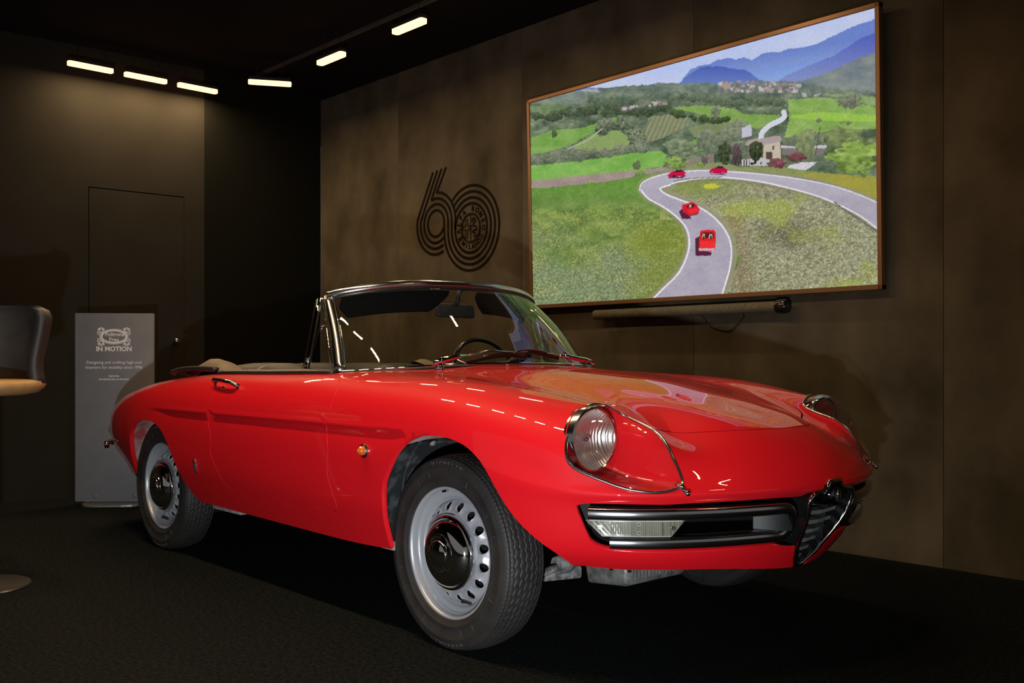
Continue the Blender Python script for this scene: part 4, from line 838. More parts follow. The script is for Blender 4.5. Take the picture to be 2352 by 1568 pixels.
def cap_mesh():
    g = G().lathe([(.1175, .0), (.1195, -.018), (.1207, -.022), (.118, -.029), (.112, -.033), (.108, -.0335), (.104, -.040), (.097, -.0475), (.086, -.0545), (.074, -.0585), (.064, -.0600), (.0625, -.0600), (.0615, -.0625), (.0600, -.0630), (.0500, -.0636), (.0445, -.0650), (.0430, -.0690), (.0405, -.0715), (.037, -.0722), (.030, -.0745), (.018, -.0765), (.006, -.0773), (0, -.0774)], 96)
    me = bpy.data.meshes.new('hub_cap'); me.from_pydata([(x, y - .038, z) for x, y, z in g.v], [], g.f); me.update(); me.polygons.foreach_set('use_smooth', [True] * len(me.polygons)); me.set_sharp_from_angle(angle=math.radians(38)); me.materials.append(M['chrome']); return me
def ring_letters(items):
    """items: (text, radius, start deg, sweep per char deg, size, y, inward)"""
    g = G()
    for txt, r, a0, da, size, y, inward in items:
        for i, ch in enumerate(txt):
            if ch == ' ': continue
            v, f = text_mesh(ch, size, ext=.0006, bold=.0002); q = math.radians(a0 + da * i); rot = q - math.pi / 2 + (math.pi if inward else 0); c, s = math.cos(rot), math.sin(rot)
            # seen from -y with +x to the right: the face plane is (x,z)
            g.add([(r * math.cos(q) + a * c - b * s, y - e, r * math.sin(q) + a * s + b * c) for a, b, e in v], f)
    return g
TY, RM, CP = tyre_mesh(), rim_mesh(), cap_mesh()
lt = ring_letters([('MICHELIN', .279, 103, -4.2, .021, -.0765, False), ('MICHELIN', .279, 257, 4.2, .021, -.0765, True)])
for k in range(24):                                                       # thin radial moulding ribs
    q = math.radians(15 * k + 4)
    if k % 6 in (1, 2, 4): lt.box((.252 * math.cos(q), -.0778, .252 * math.sin(q)), (.030, .0010, .0010), Matrix.Rotation(-q, 3, 'Y'))
lm = bpy.data.meshes.new('sidewall_lettering'); lm.from_pydata(lt.v, [], lt.f); lm.update(); lm.materials.append(M['letters'])
ct = ring_letters([('ALFA ROMEO', .0525, 205, -13.5, .0105, -.0632, False), ('MILANO', .0525, 240, 13.0, .0105, -.0632, True)])
cm_ = bpy.data.meshes.new('cap_lettering'); cm_.from_pydata([(x, y - .038, z) for x, y, z in ct.v], [], ct.f); cm_.update(); cm_.materials.append(M['black'])
vl = G().tube([(.168, -.028, 0), (.160, -.046, 0), (.157, -.060, 0)], .0042, 8); vm = bpy.data.meshes.new('valve'); vm.from_pydata(vl.v, [], vl.f); vm.update(); vm.materials.append(M['rubber_black'])
wt = G().box((.1915, -.050, 0), (.006, .010, .022)); wm = bpy.data.meshes.new('balance_weight'); wm.from_pydata(wt.v, [], wt.f); wm.update(); wm.materials.append(M['chrome_dull'])
HUB = .3035
def wheel(x, y, rz, roll, label):
    t = bpy.data.objects.new('tyre', TY); link(t, CAR); t.location = (x, y, HUB); t.rotation_euler = (0, 0, rz); t['label'] = label
    for nm, me in (('rim', RM), ('hub_cap', CP), ('sidewall_lettering', lm), ('cap_lettering', cm_), ('valve', vm), ('balance_weight', wm)):
        o = bpy.data.objects.new(nm, me); link(o, t); o.update_tag()
        if 'lettering' in nm: o['kind'] = 'stuff'
        o.rotation_euler = (0, {'valve': math.radians(66), 'balance_weight': math.radians(-100)}.get(nm, 0) + (0 if nm == 'sidewall_lettering' else roll), 0)
wheel(0, -.6545, -.012, 0, 'front right tyre, nearest the viewer, on a perforated silver rim'); wheel(-2.25, -.6345, 0, .5, 'rear right tyre on a perforated silver rim')
wheel(0, .6545, math.pi - .012, 0, 'front left tyre, mostly hidden under the nose'); wheel(-2.25, .6345, math.pi, 0, 'rear left tyre on the far side')
# ------------------------------------------------------------------ wheel housings and underside
M['dust_red'] = noise_mix(mat('dusty_red_inner_wing', (.3, .12, .11), .8), (.30, .05, .05), (.42, .36, .34), 9, 7, .38, .62, .3, 60)
M['dust_tar'] = noise_mix(mat('dusty_black_liner', (.05, .055, .06), .75), (.010, .012, .013), (.10, .11, .115), 22, 8, .48, .8, .7, 70)
def arch_house(L, s, k0, k1, y_in, m, name, grow=.012, cx=0., cz=.34):
    """liner strip following the arch edge L (3-D loop), from the lip inwards to y_in"""
    P = [np.array(p) for p in catmull(L, 4)]; P = P[int(k0 * len(P)):max(int(k1 * len(P)), 2)]; V = []; F = []; nj = 7
    for p in P:
        d = np.array([p[0] - cx, p[2] - cz]); d /= np.linalg.norm(d) + 1e-9
        for j in range(nj):
            t = j / (nj - 1); y = (p[1] - .012) * (1 - t) + y_in * t; b = .020 * math.sin(math.pi * t)
            V.append((p[0] + d[0] * (grow + b), s * y, p[2] + d[1] * (grow + b)))
    for i in range(len(P) - 1):
        for j in range(nj - 1): a = i * nj + j; F.append((a, a + 1, a + nj + 1, a + nj))
    return mk(name, V, F, m, CAR, True)
for s in (-1, 1):
    arch_house(FARCH, s, 0, .31, .47, M['dust_tar'], 'wheelhouse_liner'); arch_house(FARCH, s, .29, .80, .47, M['dust_red'], 'inner_wing')
    arch_house(RARCH, s, 0, 1, .47, M['dust_red'], 'wheelhouse_liner', cx=-2.25)
    for x0, x1 in ((-.36, .42), (-2.62, -1.80)): mk('wheelhouse_wall', [(x0, s * .472, .40), (x1, s * .472, .40), (x1, s * .472, .72), (x0, s * .472, .72)], [(0, 1, 2, 3)], M['black'], CAR)
s = -1
# ridge, bolt and loose edge of the front liner
rp = [(-.246, -.70, .33), (-.262, -.705, .42), (-.247, -.71, .52), (-.20, -.71, .60), (-.155, -.71, .645)]
G().tube(catmull(rp, 6), .007, 8).obj('liner_seam', M['dust_tar'], CAR, True)
o = G().lathe([(0, 0), (.012, 0), (.012, .004), (.007, .006), (.006, .009), (0, .009)], 20, 'x').obj('liner_bolt', M['steel_dirty'], CAR, True, loc=(-.155, -.66, .635)); o.rotation_euler = (0, math.radians(40), 0)
bx('underbody', (-1.68, 0, .265), (2.6, .94, .05), M['black'], CAR); bx('sill_pan', (-.98, -.60, .282), (1.30, .24, .02), M['black'], CAR); bx('sill_pan', (-.98, .60, .282), (1.30, .24, .02), M['black'], CAR)
bx('nose_pan', (.22, 0, .41), (.66, .84, .02), M['black'], CAR); bx('tail_pan', (-2.86, 0, .36), (.62, 1.06, .02), M['black'], CAR)
bx('firewall', (-.42, 0, .56), (.03, .93, .56), M['black'], CAR); bx('cabin_rear_wall', (-2.02, 0, .56), (.03, .93, .56), M['black'], CAR)
M['sill_grey'] = noise_mix(mat('grey_underseal', (.3, .3, .3), .8), (.16, .16, .155), (.40, .39, .375), 26, 5, .35, .7, .5, 90)
bx('jacking_sill', (-1.52, -.700, .272), (.26, .05, .022), M['sill_grey'], CAR, .006); bx('jacking_sill', (-.31, -.700, .288), (.10, .06, .036), M['sill_grey'], CAR, .006)
# engine sump with cooling fins, cross tube and suspension arms in view below the nose
sx0, sx1, sy = .05, .24, .165
v = [(sx1, -sy + .01, .150), (sx1, sy - .01, .150), (sx0, sy - .02, .132), (sx0, -sy + .02, .132), (sx1 + .012, -sy - .004, .215), (sx1 + .012, sy + .004, .215), (sx0, sy, .23), (sx0, -sy, .23)]
sm = mk('oil_sump', v, [(3, 2, 1, 0), (0, 1, 5, 4), (1, 2, 6, 5), (2, 3, 7, 6), (3, 0, 4, 7), (4, 5, 6, 7)], M['alu'], CAR); bevel_obj(sm, .014, 3)
bx('sump_flange', (.145, 0, .221), (.23, .37, .010), M['alu'], sm, .002)
for i in range(17): bx('cooling_fin', (sx1 + .012, -.145 + i * .018, .196), (.020, .0045, .040), M['alu'], sm)
for i, (x, y) in enumerate(((.262, -.16), (.262, -.05), (.262, .06), (.262, .16), (.20, -.182), (.13, -.182), (.07, -.182))):
    o = G().lathe([(0, 0), (.007, 0), (.007, .007), (0, .008)], 6, 'z').obj('sump_bolt', M['chrome_dull'], sm); o.location = (x if x > .26 else x, y, .212); o.rotation_euler = (math.pi, 0, 0)
bx('engine_block', (.05, 0, .33), (.36, .34, .22), mat('dark_red_engine', (.20, .02, .02), .6), CAR)
for s in (-1, 1):
    v = []
    for x, y, z, w, h in ((.09, s * .575, .212, .055, .030), (.15, s * .33, .222, .12, .045)):
        v += [(x - w / 2, y, z - h / 2), (x + w / 2, y, z - h / 2), (x + w / 2, y, z + h / 2), (x - w / 2, y, z + h / 2)]
    o = mk('lower_wishbone', v, [(3, 2, 1, 0), (4, 5, 6, 7), (0, 1, 5, 4), (1, 2, 6, 5), (2, 3, 7, 6), (3, 0, 4, 7)], M['steel_dirty'], CAR); bevel_obj(o, .01, 2)
    G().tube([(.02, s * .56, .275), (.07, s * .34, .300)], .020, 12).obj('steering_link', M['steel_dirty'], CAR, True, ang=40)
    G().tube([(.22, s * .46, .255), (.20, s * .50, .240), (.10, s * .55, .225)], .013, 10).obj('anti_roll_link', M['steel_dirty'], CAR, True)
    g = G().lathe([(0, -.03), (.026, -.03), (.031, -.018), (.031, .018), (.026, .03), (0, .03)], 20, 'y'); o = g.obj('rubber_bush', M['steel_dirty'], CAR, True, ang=40); o.location = (.215, s * .425, .262)
    G().lathe([(.05, -.09), (.15, -.09), (.15, .02), (.05, .02)], 24, 'y').obj('brake_drum', M['black'], CAR, True, loc=(0, s * .57, HUB), ang=40)
G().tube([(.22, -.44, .262), (.25, -.36, .285), (.25, .36, .285), (.22, .44, .262)], .012, 10).obj('anti_roll_bar', M['steel_dirty'], CAR, True)
# ------------------------------------------------------------------ headlamps under clear fairings
def headlamp(s, lab):
    L3 = loop3(L_lamp, s); C = np.array([.520, s * .607, .683]); RL = .0865
    root = panel_cover = None
    # painted bowl from the fairing edge to the lamp ring
    ang = np.unwrap(np.arctan2(L3[:, 2] - C[2], (L3[:, 1] - C[1]) * s)); V = []; F = []; n = len(L3); nr = 9
    for i in range(n):
        e = np.array([C[0] - .02, C[1] + s * (RL + .010) * math.cos(ang[i]), C[2] + (RL + .010) * math.sin(ang[i])])
        for j in range(nr):
            t = j / (nr - 1); p = L3[i] * (1 - t) + e * t; p[0] -= .035 * math.sin(math.pi * t) ** 1. * max(0, (L3[i, 0] - .56)) / .18; p[2] -= .012 * math.sin(math.pi * t) * max(0, (L3[i, 0] - .56)) / .18; V.append(p)
    for i in range(n):
        for j in range(nr - 1): a = i * nr + j; b = ((i + 1) % n) * nr + j; F.append((a, b, b + 1, a + 1))
    hl = mk('headlight', V, F, M['paint'], CAR, True); hl['label'] = lab
    # reflector, lens, chrome ring
    o = G().lathe([(0, -.055), (.03, -.050), (.055, -.036), (.075, -.012), (.084, .002)], 48, 'x').obj('reflector', M['reflector'], hl, True); o.location = C
    lens = G().lathe([(0, .034), (.02, .0333), (.04, .030), (.06, .0235), (.075, .014), (.083, .003)], 64, 'x').obj('lens', M['lens'], hl, True); lens.location = C
    o = G().lathe([(.083, -.03), (.094, -.03), (.0945, -.004), (.092, .004), (.087, .006), (.083, .003)], 64, 'x').obj('chrome_ring', M['chrome_dull'], hl, True, ang=50); o.location = C
    o = G().lathe([(0, .0), (.008, .002), (.010, .012), (.007, .022), (0, .026)], 20, 'x').obj('bulb', M['chrome'], hl, True); o.location = C + np.array([-.045, 0, 0])
    # fairing
    P = POS + NOR * (.0015 + .020 * (1 - np.exp(-(LD_ / .045) ** 2)))[:, None] if LD_ is not None else POS
    used, inv = np.unique(TRI[sel['cover']], return_inverse=True); inv = inv.reshape(-1, 3); me = bpy.data.meshes.new('clear_fairing')
    me.from_pydata((P[used] * np.array([1, s, 1.])).tolist(), [], inv.tolist()); me.update(); mo('clear_fairing', me, M['cover'], hl, True)
    G().tube(loop3(L_lamp, s, .003), .0042, 8, closed=True).obj('fairing_trim', M['chrome_dull'], hl, True)
    tp, tn = surf((.757, .508, .556), s, .006); g = G().tube([tp - Vector((.022, 0, -.012)) , tp, tp + Vector((.010, 0, -.008))], [.006, .0065, .005], 10); o = g.obj('fairing_clip', M['chrome'], hl, True)
    G().lathe([(0, 0), (.0075, .001), (.0085, .006), (.006, .011), (0, .012)], 14, 'x').obj('clip_screw', M['chrome'], o, True, loc=tp + Vector((.010, 0, -.010)))
# distance of every fairing vertex from its rim, for a gentle bulge
dmin = np.full(len(UV), 9.); S_ = np.concatenate([L_lamp, L_lamp[:1]])
for a, b in zip(S_[:-1], S_[1:]):
    e = b - a; k = np.clip(((UV - a) @ e) / (e @ e + 1e-12), 0, 1); q = UV - a - k[:, None] * e; dmin = np.minimum(dmin, np.hypot(q[:, 0], q[:, 1]))
LD_ = dmin
def ribbed(name, tint, ior=1.5, scale=260., axis=1, strength=.5):
    m = bpy.data.materials.new(name); m.use_nodes = True; N, L, b = nt(m); setin(b, Base_Color=tint, Roughness=.04, Transmission_Weight=1.0, IOR=ior)
    tc = N.new('ShaderNodeTexCoord'); w = N.new('ShaderNodeTexWave'); w.bands_direction = 'XYZ'[axis]; w.inputs['Scale'].default_value = scale / 20; w.inputs['Distortion'].default_value = .6; w.inputs['Detail'].default_value = 1
    bp = N.new('ShaderNodeBump'); bp.inputs['Strength'].default_value = strength; bp.inputs['Distance'].default_value = .002; L.new(tc.outputs['Object'], w.inputs[0]); L.new(w.outputs['Fac'], bp.inputs['Height']); L.new(bp.outputs[0], b.inputs['Normal']); return m
M['lens'] = thin_glass('fluted_lamp_glass', (.93, .94, .93), 1.0, 1.5)
def flute(m, scale, strength, node='BSDF_GLOSSY'):
    N = m.node_tree.nodes; L = m.node_tree.links; tc = N.new('ShaderNodeTexCoord'); w = N.new('ShaderNodeTexWave'); w.bands_direction = 'Y'; w.inputs['Scale'].default_value = scale; w.inputs['Distortion'].default_value = 1.2; w.inputs['Detail'].default_value = 1
    bp = N.new('ShaderNodeBump'); bp.inputs['Strength'].default_value = strength; bp.inputs['Distance'].default_value = .003; L.new(tc.outputs['Object'], w.inputs[0]); L.new(w.outputs['Fac'], bp.inputs['Height'])
    for n in N:
        if n.type in (node, 'BSDF_PRINCIPLED'): L.new(bp.outputs[0], n.inputs['Normal'])
flute(M['lens'], 60, .35)
M['reflector'] = mat('mirror_reflector', (.84, .83, .80), .30, 1.0); flute(M['reflector'], 40, .35)
headlamp(-1, 'near right headlight under a clear teardrop fairing'); headlamp(1, 'far left headlight under a clear teardrop fairing')
# ------------------------------------------------------------------ front bumpers, indicators, grille
yy_ = np.array([0, .10, .225, .375, .499, .588, .662, .724, .772]); xx_ = np.array([.903, .898, .874, .823, .760, .696, .615, .520, .40])
def plan(y, off=0.): x = float(np.interp(abs(y), yy_, xx_)); d = (np.interp(abs(y) + .02, yy_, xx_) - np.interp(abs(y) - .02, yy_, xx_)) / .04; n = np.array([1, -d]); n /= np.linalg.norm(n); return x + n[0] * off, abs(y) + n[1] * off, n
YS = np.linspace(0, .77, 40)
def plan_s(y, off=0.):
    a = [plan(y + k, off) for k in (-.05, -.025, 0, .025, .05)]; n = sum(q[2] for q in a); n /= np.linalg.norm(n); x = sum(q[0] for q in a) / 5 + .0035
    return x, y, n
def sweep(path, outs, prof, name, m, parent):
    V = []; F = []; n = len(path); k = len(prof); P = np.array(path, float)
    for i in range(n):
        t = P[min(i + 1, n - 1)] - P[max(i - 1, 0)]; t /= np.linalg.norm(t); o = np.array(outs[i], float); o -= t * (o @ t); o /= np.linalg.norm(o); u = np.cross(o, t)
        for a, b in prof: V.append(P[i] + o * a + u * b)
    for i in range(n - 1):
        for j in range(k): F.append((i * k + j, i * k + (j + 1) % k, (i + 1) * k + (j + 1) % k, (i + 1) * k + j))
    F += [tuple(range(k))[::-1], tuple((n - 1) * k + j for j in range(k))]
    return mk(name, V, F, m, parent, True)
def bumper(s):
    path = []; outs = []
    def add(y, z, off): x, y_, n = plan_s(y); path.append((x + n[0] * off, s * (y_ + n[1] * off), z)); outs.append((n[0], s * n[1], 0))
    off = -.012
    for y in np.linspace(.688, .205, 34): add(y, .4865, off)
    for q in np.linspace(0, math.pi, 13)[1:-1]: add(.205 - .045 * math.sin(q) ** .8, .4465 + .040 * math.cos(q), off - .013 * (1 - math.cos(q)))
    for y in np.linspace(.205, .655, 34): add(y, .4065, off - .026)
    pr = [(-.022, .0175), (-.006, .0180), (.0075, .0168), (.0105, .0142), (.0128, .008), (.0136, .001), (.0128, -.006), (.0105, -.0112), (.006, -.0150), (-.004, -.0172), (-.022, -.0172)]
    b = sweep(path, outs, pr, 'bumper_bar', M['bumper'], CAR); b.data.set_sharp_from_angle(angle=math.radians(38)); b['label'] = 'chrome right front bumper bar, looped above and below the indicator' if s < 0 else 'chrome left front bumper bar, far side of the grille'
    # inner end plate closing the loop
    V = []; F = []; ny = 8
    for i, y in enumerate(np.linspace(.165, .262, ny)):
        x, y_, n = plan_s(y); d = -.014 - .055 * (i / (ny - 1)) ** 1.5
        for z in (.420, .45, .478): V.append((x + n[0] * d, s * (y_ + n[1] * d), z))
    for i in range(ny - 1):
        for j in range(2): a = i * 3 + j; F.append((a, a + 1, a + 4, a + 3))
    mk('bumper_end_plate', V, F, M['plate'], b, True)
    # dark slot behind the bumper
    rc = loop3(L_slot, s); n_ = len(rc); c_ = rc.mean(0); bk = rc + np.array([-.10, 0, 0]); V = list(rc + (c_ - rc) * .002) + list(bk)
    rcs = mk('bumper_recess', V, [(i, (i + 1) % n_, n_ + (i + 1) % n_, n_ + i) for i in range(n_)] + [tuple(range(n_, 2 * n_))], M['black'], CAR)
    # indicator / parking lamp between the bars
    top = np.linspace(.694, .495, 22); bot = np.linspace(.668, .528, 22); V = []; F = []
    for i in range(22):
        for y, z in ((top[i], .4685), (bot[i], .4250)):
            for d in (-.020, -.050): x, y_, n = plan_s(y); V.append((x + n[0] * d, s * (y_ + n[1] * d), z))
    for i in range(21): a = 4 * i; b_ = a + 4; F += [(a, a + 2, b_ + 2, b_), (a + 1, b_ + 1, b_ + 3, a + 3), (a, b_, b_ + 1, a + 1), (a + 2, a + 3, b_ + 3, b_ + 2)]
    F += [(0, 1, 3, 2), (84, 86, 87, 85)]
    il = mk('indicator_lamp', V, F, M['indicator'], CAR, False); il['label'] = 'clear white indicator lamp in the near bumper slot' if s < 0 else 'clear white indicator lamp in the far bumper slot'
    def strip(y0, y1, z0, z1, d, nm, m, par, k=10):
        V = []; F = []
        for y in np.linspace(y0, y1, k):
            x, y_, n = plan_s(y)
            for z in (z0, z1): V.append((x + n[0] * d, s * (y_ + n[1] * d), z))
        for i in range(k - 1): F.append((2 * i, 2 * i + 1, 2 * i + 3, 2 * i + 2))
        return mk(nm, V, F, m, par, True)
    strip(.688, .502, .4660, .4685, -.0185, 'lamp_rim', M['clear_grey'], il, 16); strip(.667, .530, .4250, .4275, -.0185, 'lamp_rim', M['clear_grey'], il, 16)
    # fluting: slim upright prisms moulded on the lens
    for y in np.linspace(.652, .556, 25):
        x, y_, n = plan_s(y); o = G().lathe([(.0020, -.0175), (.0020, .0155)], 8, 'z').obj('lens_flute', M['indicator'], il, True); o.location = (x + n[0] * -.0195, s * (y_ + n[1] * -.0195), .4495)
    for y, z in ((.671, .4500), (.524, .4480), (.600, .4600), (.600, .4355)):
        x, y_, n = plan_s(y); o = G().lathe([(.0035, 0), (.0062, 0), (.0062, .003), (.0035, .003), (.0022, .001), (0, .001)], 16, 'x').obj('lamp_screw', M['chrome_dull'], il, True, ang=40); o.location = (x + n[0] * -.021, s * (y_ + n[1] * -.021), z); o.rotation_euler = (0, 0, s * math.atan2(n[1], n[0]))
    if s < 0: return b
M['plate'] = mat('tarnished_plate', (.018, .019, .020), .5, .3)
M['clear_grey'] = mat('clear_lens_edge', (.38, .39, .36), .15)
M['indicator'] = noise_mix(mat('clear_indicator_lens', (.42, .42, .34), .16, Coat_Weight=1.0), (.085, .088, .064), (.235, .23, .175), 6, 3, .3, .7, stretch=(40, 40, 1))
bumper(-1); bumper(1)
def gx(z): return float(np.interp(z, [.285, .342, .411, .512, .552], [.782, .806, .846, .893, .908]))
half = [(0, .553), (.022, .5525), (.030, .548), (.038, .536), (.060, .529), (.092, .525), (.108, .518), (.116, .506), (.116, .488), (.108, .452), (.092, .405), (.073, .362), (.050, .325), (.022, .298), (.006, .290), (0, .289)]
hp = catmull([(0, y, z) for y, z in half], 5)
gr = empty('grille', parent=CAR); gr['label'] = 'heart-shaped chrome shield grille in the centre of the nose'
def gpt(y, z, d=0.): return (gx(z) + float(np.interp(z, [.285, .33, .45, .52, .552], [.006, .022, .032, .020, .008])) - .06 * abs(y) + d, y, z)
ring = [gpt(p[1], p[2]) for p in hp] + [gpt(-p[1], p[2]) for p in hp[::-1][1:-1]]
rg = G().tube(ring, .0068, 10, closed=True).obj('grille_frame', M['chrome_dark2'] if 'chrome_dark2' in M else M['chrome'], gr, True)
n_ = len(ring); bk = [(x - .10, y * 1.0, z + .004) for x, y, z in ring]
mk('grille_shell', ring + bk, [(i, (i + 1) % n_, n_ + (i + 1) % n_, n_ + i) for i in range(n_)], M['black_gloss'], gr, True)
mk('grille_backing', [(x - .085, y, z) for x, y, z in ring], [tuple(range(n_))], M['black'], gr)
M['bar'] = mat('grey_grille_bar', (.34, .35, .34), .4, .6)
zz = [.492, .462, .432, .402, .372, .342, .316]
for z in zz:
    w = float(np.interp(z, [p[2] for p in hp[::-1]], [p[1] for p in hp[::-1]])) - .004
    if w < .006: continue
    V = []; ys = np.linspace(-w, w, 13)
    for y in ys:
        x = gpt(y, z)[0] - .024 - .10 * abs(y)
        V += [(x, y, z + .002), (x - .006, y, z - .010), (x - .030, y, z - .004), (x - .030, y, z + .008)]
    F = []
    for i in range(12): a = 4 * i; F += [(a + k, a + (k + 1) % 4, a + 4 + (k + 1) % 4, a + 4 + k) for k in range(4)]
    F += [(0, 1, 2, 3), (48, 51, 50, 49)]
    mk('grille_bar', V, F, M['bar'], gr)
V = []; hb = [(-.095, .512), (-.06, .520), (0, .545), (.06, .520), (.095, .512), (.090, .492), (0, .480), (-.090, .492)]
mk('badge_panel', [gpt(y, z, -.006) for y, z in hb], [tuple(range(8))], M['chrome_dark'], gr)
bd = empty('nose_badge', gpt(0, .510, .002), parent=gr)
G().lathe([(0, .010), (.0215, .009), (.0265, .006), (.028, .001), (.028, -.006), (0, -.006)], 40, 'x').obj('badge_disc', M['chrome_dark'], bd, True, ang=35)
g = G(); g.box((.0105, 0, 0), (.002, .0025, .034))
for a in range(24): q = 2 * math.pi * a / 24; g.box((.0092, .0185 * math.cos(q), .0185 * math.sin(q)), (.002, .0052, .0016), Matrix.Rotation(q + math.pi / 2, 3, 'X'))
g.box((.0105, -.008, .002), (.002, .013, .0035)); g.box((.0105, -.008, 0), (.002, .0035, .022))
pth = catmull([(.0108, .005, .011), (.0108, .012, .009), (.0108, .006, .004), (.0108, .013, -.001), (.0108, .006, -.006), (.0108, .011, -.011)], 5); g.tube(pth, .0014, 6)
g.obj('badge_emblem', M['chrome'], bd)
# ------------------------------------------------------------------ windscreen
base = [(0, -.455, .893), (.25, -.475, .890), (.42, -.525, .882), (.54, -.60, .873), (.61, -.67, .866), (.652, -.735, .862)]
top = [(0, -.79, 1.2185), (.20, -.802, 1.2150), (.35, -.838, 1.2040), (.455, -.89, 1.188), (.52, -.94, 1.173), (.553, -.978, 1.161)]
bc = catmull(base, 8); tc_ = catmull(top, 8); n = len(bc)
full = lambda c: [(p[1], -p[0], p[2]) for p in c[::-1]] + [(p[1], p[0], p[2]) for p in c[1:]]
BP, TP = np.array(full(bc)), np.array(full(tc_))
M['pillar'] = mat('dark_bright_trim', (.36, .35, .33), .2, 1.0)
ws = empty('windscreen', parent=CAR); ws['label'] = 'raked wrap-around windscreen in a chrome frame'
V = []; F = []; nr = 10; m = len(BP)
for i in range(m):
    for j in range(nr):
        t = j / (nr - 1); p = BP[i] * (1 - t) + TP[i] * t; p = p + np.array([.022, 0, .010]) * math.sin(math.pi * t); V.append(p)
for i in range(m - 1):
    for j in range(nr - 1): a = i * nr + j; F.append((a, a + nr, a + nr + 1, a + 1))
mk('windscreen_glass', V, F, M['glass'], ws, True)
def railsweep(P, wx, wz, name, m, par, dz=0.):
    pr = [(wx * math.copysign(abs(math.cos(t)) ** .7, math.cos(t)), wz * math.copysign(abs(math.sin(t)) ** .7, math.sin(t)) + dz) for t in np.linspace(0, 2 * math.pi, 14, endpoint=False)]
    outs = [(.85, p[1] * .6, .25) for p in P]; return sweep([tuple(p) for p in P], outs, pr, name, m, par)
railsweep(BP, .010, .0065, 'lower_frame', M['chrome'], ws); railsweep(TP + np.array([0, 0, .004]), .015, .0145, 'header_rail', M['chrome_dull'], ws)
railsweep(TP + np.array([.004, 0, -.012]), .006, .006, 'header_seal', M['rubber_black'], ws)
railsweep(BP + np.array([.004, 0, -.009]), .012, .006, 'lower_seal', M['rubber_black'], ws)
for s in (-1, 1):
    e = 0 if s < 0 else m - 1; i2 = 3 if s < 0 else m - 4
    pl = [BP[e] * (1 - t) + TP[e] * t + np.array([.022, 0, .010]) * math.sin(math.pi * t) * .6 for t in np.linspace(0, 1, 12)]
    pr = [(.012, .0), (.009, .013), (-.006, .020), (-.030, .018), (-.030, -.016), (-.006, -.020), (.009, -.013)]
    sweep([tuple(p) for p in pl], [(.75, s * .65, .1)] * 12, [(a, b * 1.15) for a, b in pr], 'pillar', M['pillar'], ws)
    sweep([tuple(p + np.array([.010, -s * .014, 0])) for p in pl], [(.75, s * .65, .1)] * 12, [(.006, 0), (.003, .006), (-.005, .005), (-.005, -.005), (.003, -.006)], 'pillar_bead', M['chrome'], ws)
    # fixed quarter light behind the pillar
    q0, q1 = Vector((-.975, s * .655, .868)), Vector((-1.010, s * .575, 1.150)); qf = Vector(BP[e]) + Vector((-.035, s * .004, .004)); qt = Vector(TP[e]) + Vector((-.020, 0, -.008))
    qv = empty('quarter_light', parent=CAR); qv['label'] = 'near side quarter light with a slim chrome frame' if s < 0 else 'far side quarter light with a slim chrome frame'
    sweep([tuple(q0.lerp(q1, t)) for t in np.linspace(0, 1, 6)], [(0, s, .2)] * 6, [(.008, .015), (.008, -.015), (-.006, -.013), (-.006, .013)], 'quarter_frame', M['chrome'], qv)
    G().tube([q1, qt], .005, 8).obj('quarter_top', M['chrome'], qv, True); G().tube([q0 + Vector((0, 0, .003)), qf], .005, 8).obj('quarter_sill', M['chrome'], qv, True)
    G().tube([qt + Vector((-.008, s * .004, 0)), qf + Vector((-.010, s * .004, 0))], .004, 8).obj('quarter_post', M['chrome'], qv, True)
    mk('quarter_glass', [q0, qf, qt, q1], [(0, 1, 2, 3)], M['glass'], qv)
    c = qt.lerp(qf, .38) + Vector((-.018, s * .008, 0)); g = G().tube([c, c + Vector((-.004, s * .010, -.012)), c + Vector((-.006, s * .010, -.024))], .0052, 8); g.obj('quarter_catch', M['chrome'], qv, True)
    # door-top weather strip
    dp = [surf(p, s, .004)[0] for p in ((-.725, .683, .859), (-.95, .690, .857), (-1.2, .690, .855), (-1.45, .684, .852), (-1.68, .672, .85))]
    sweep([tuple(p) for p in catmull([tuple(p) for p in dp], 6)], [(0, s * .5, .9)] * 25, [(.010, .012), (.010, -.010), (-.004, -.014), (-.004, .014)], 'door_weather_strip', M['rubber_black'], CAR)
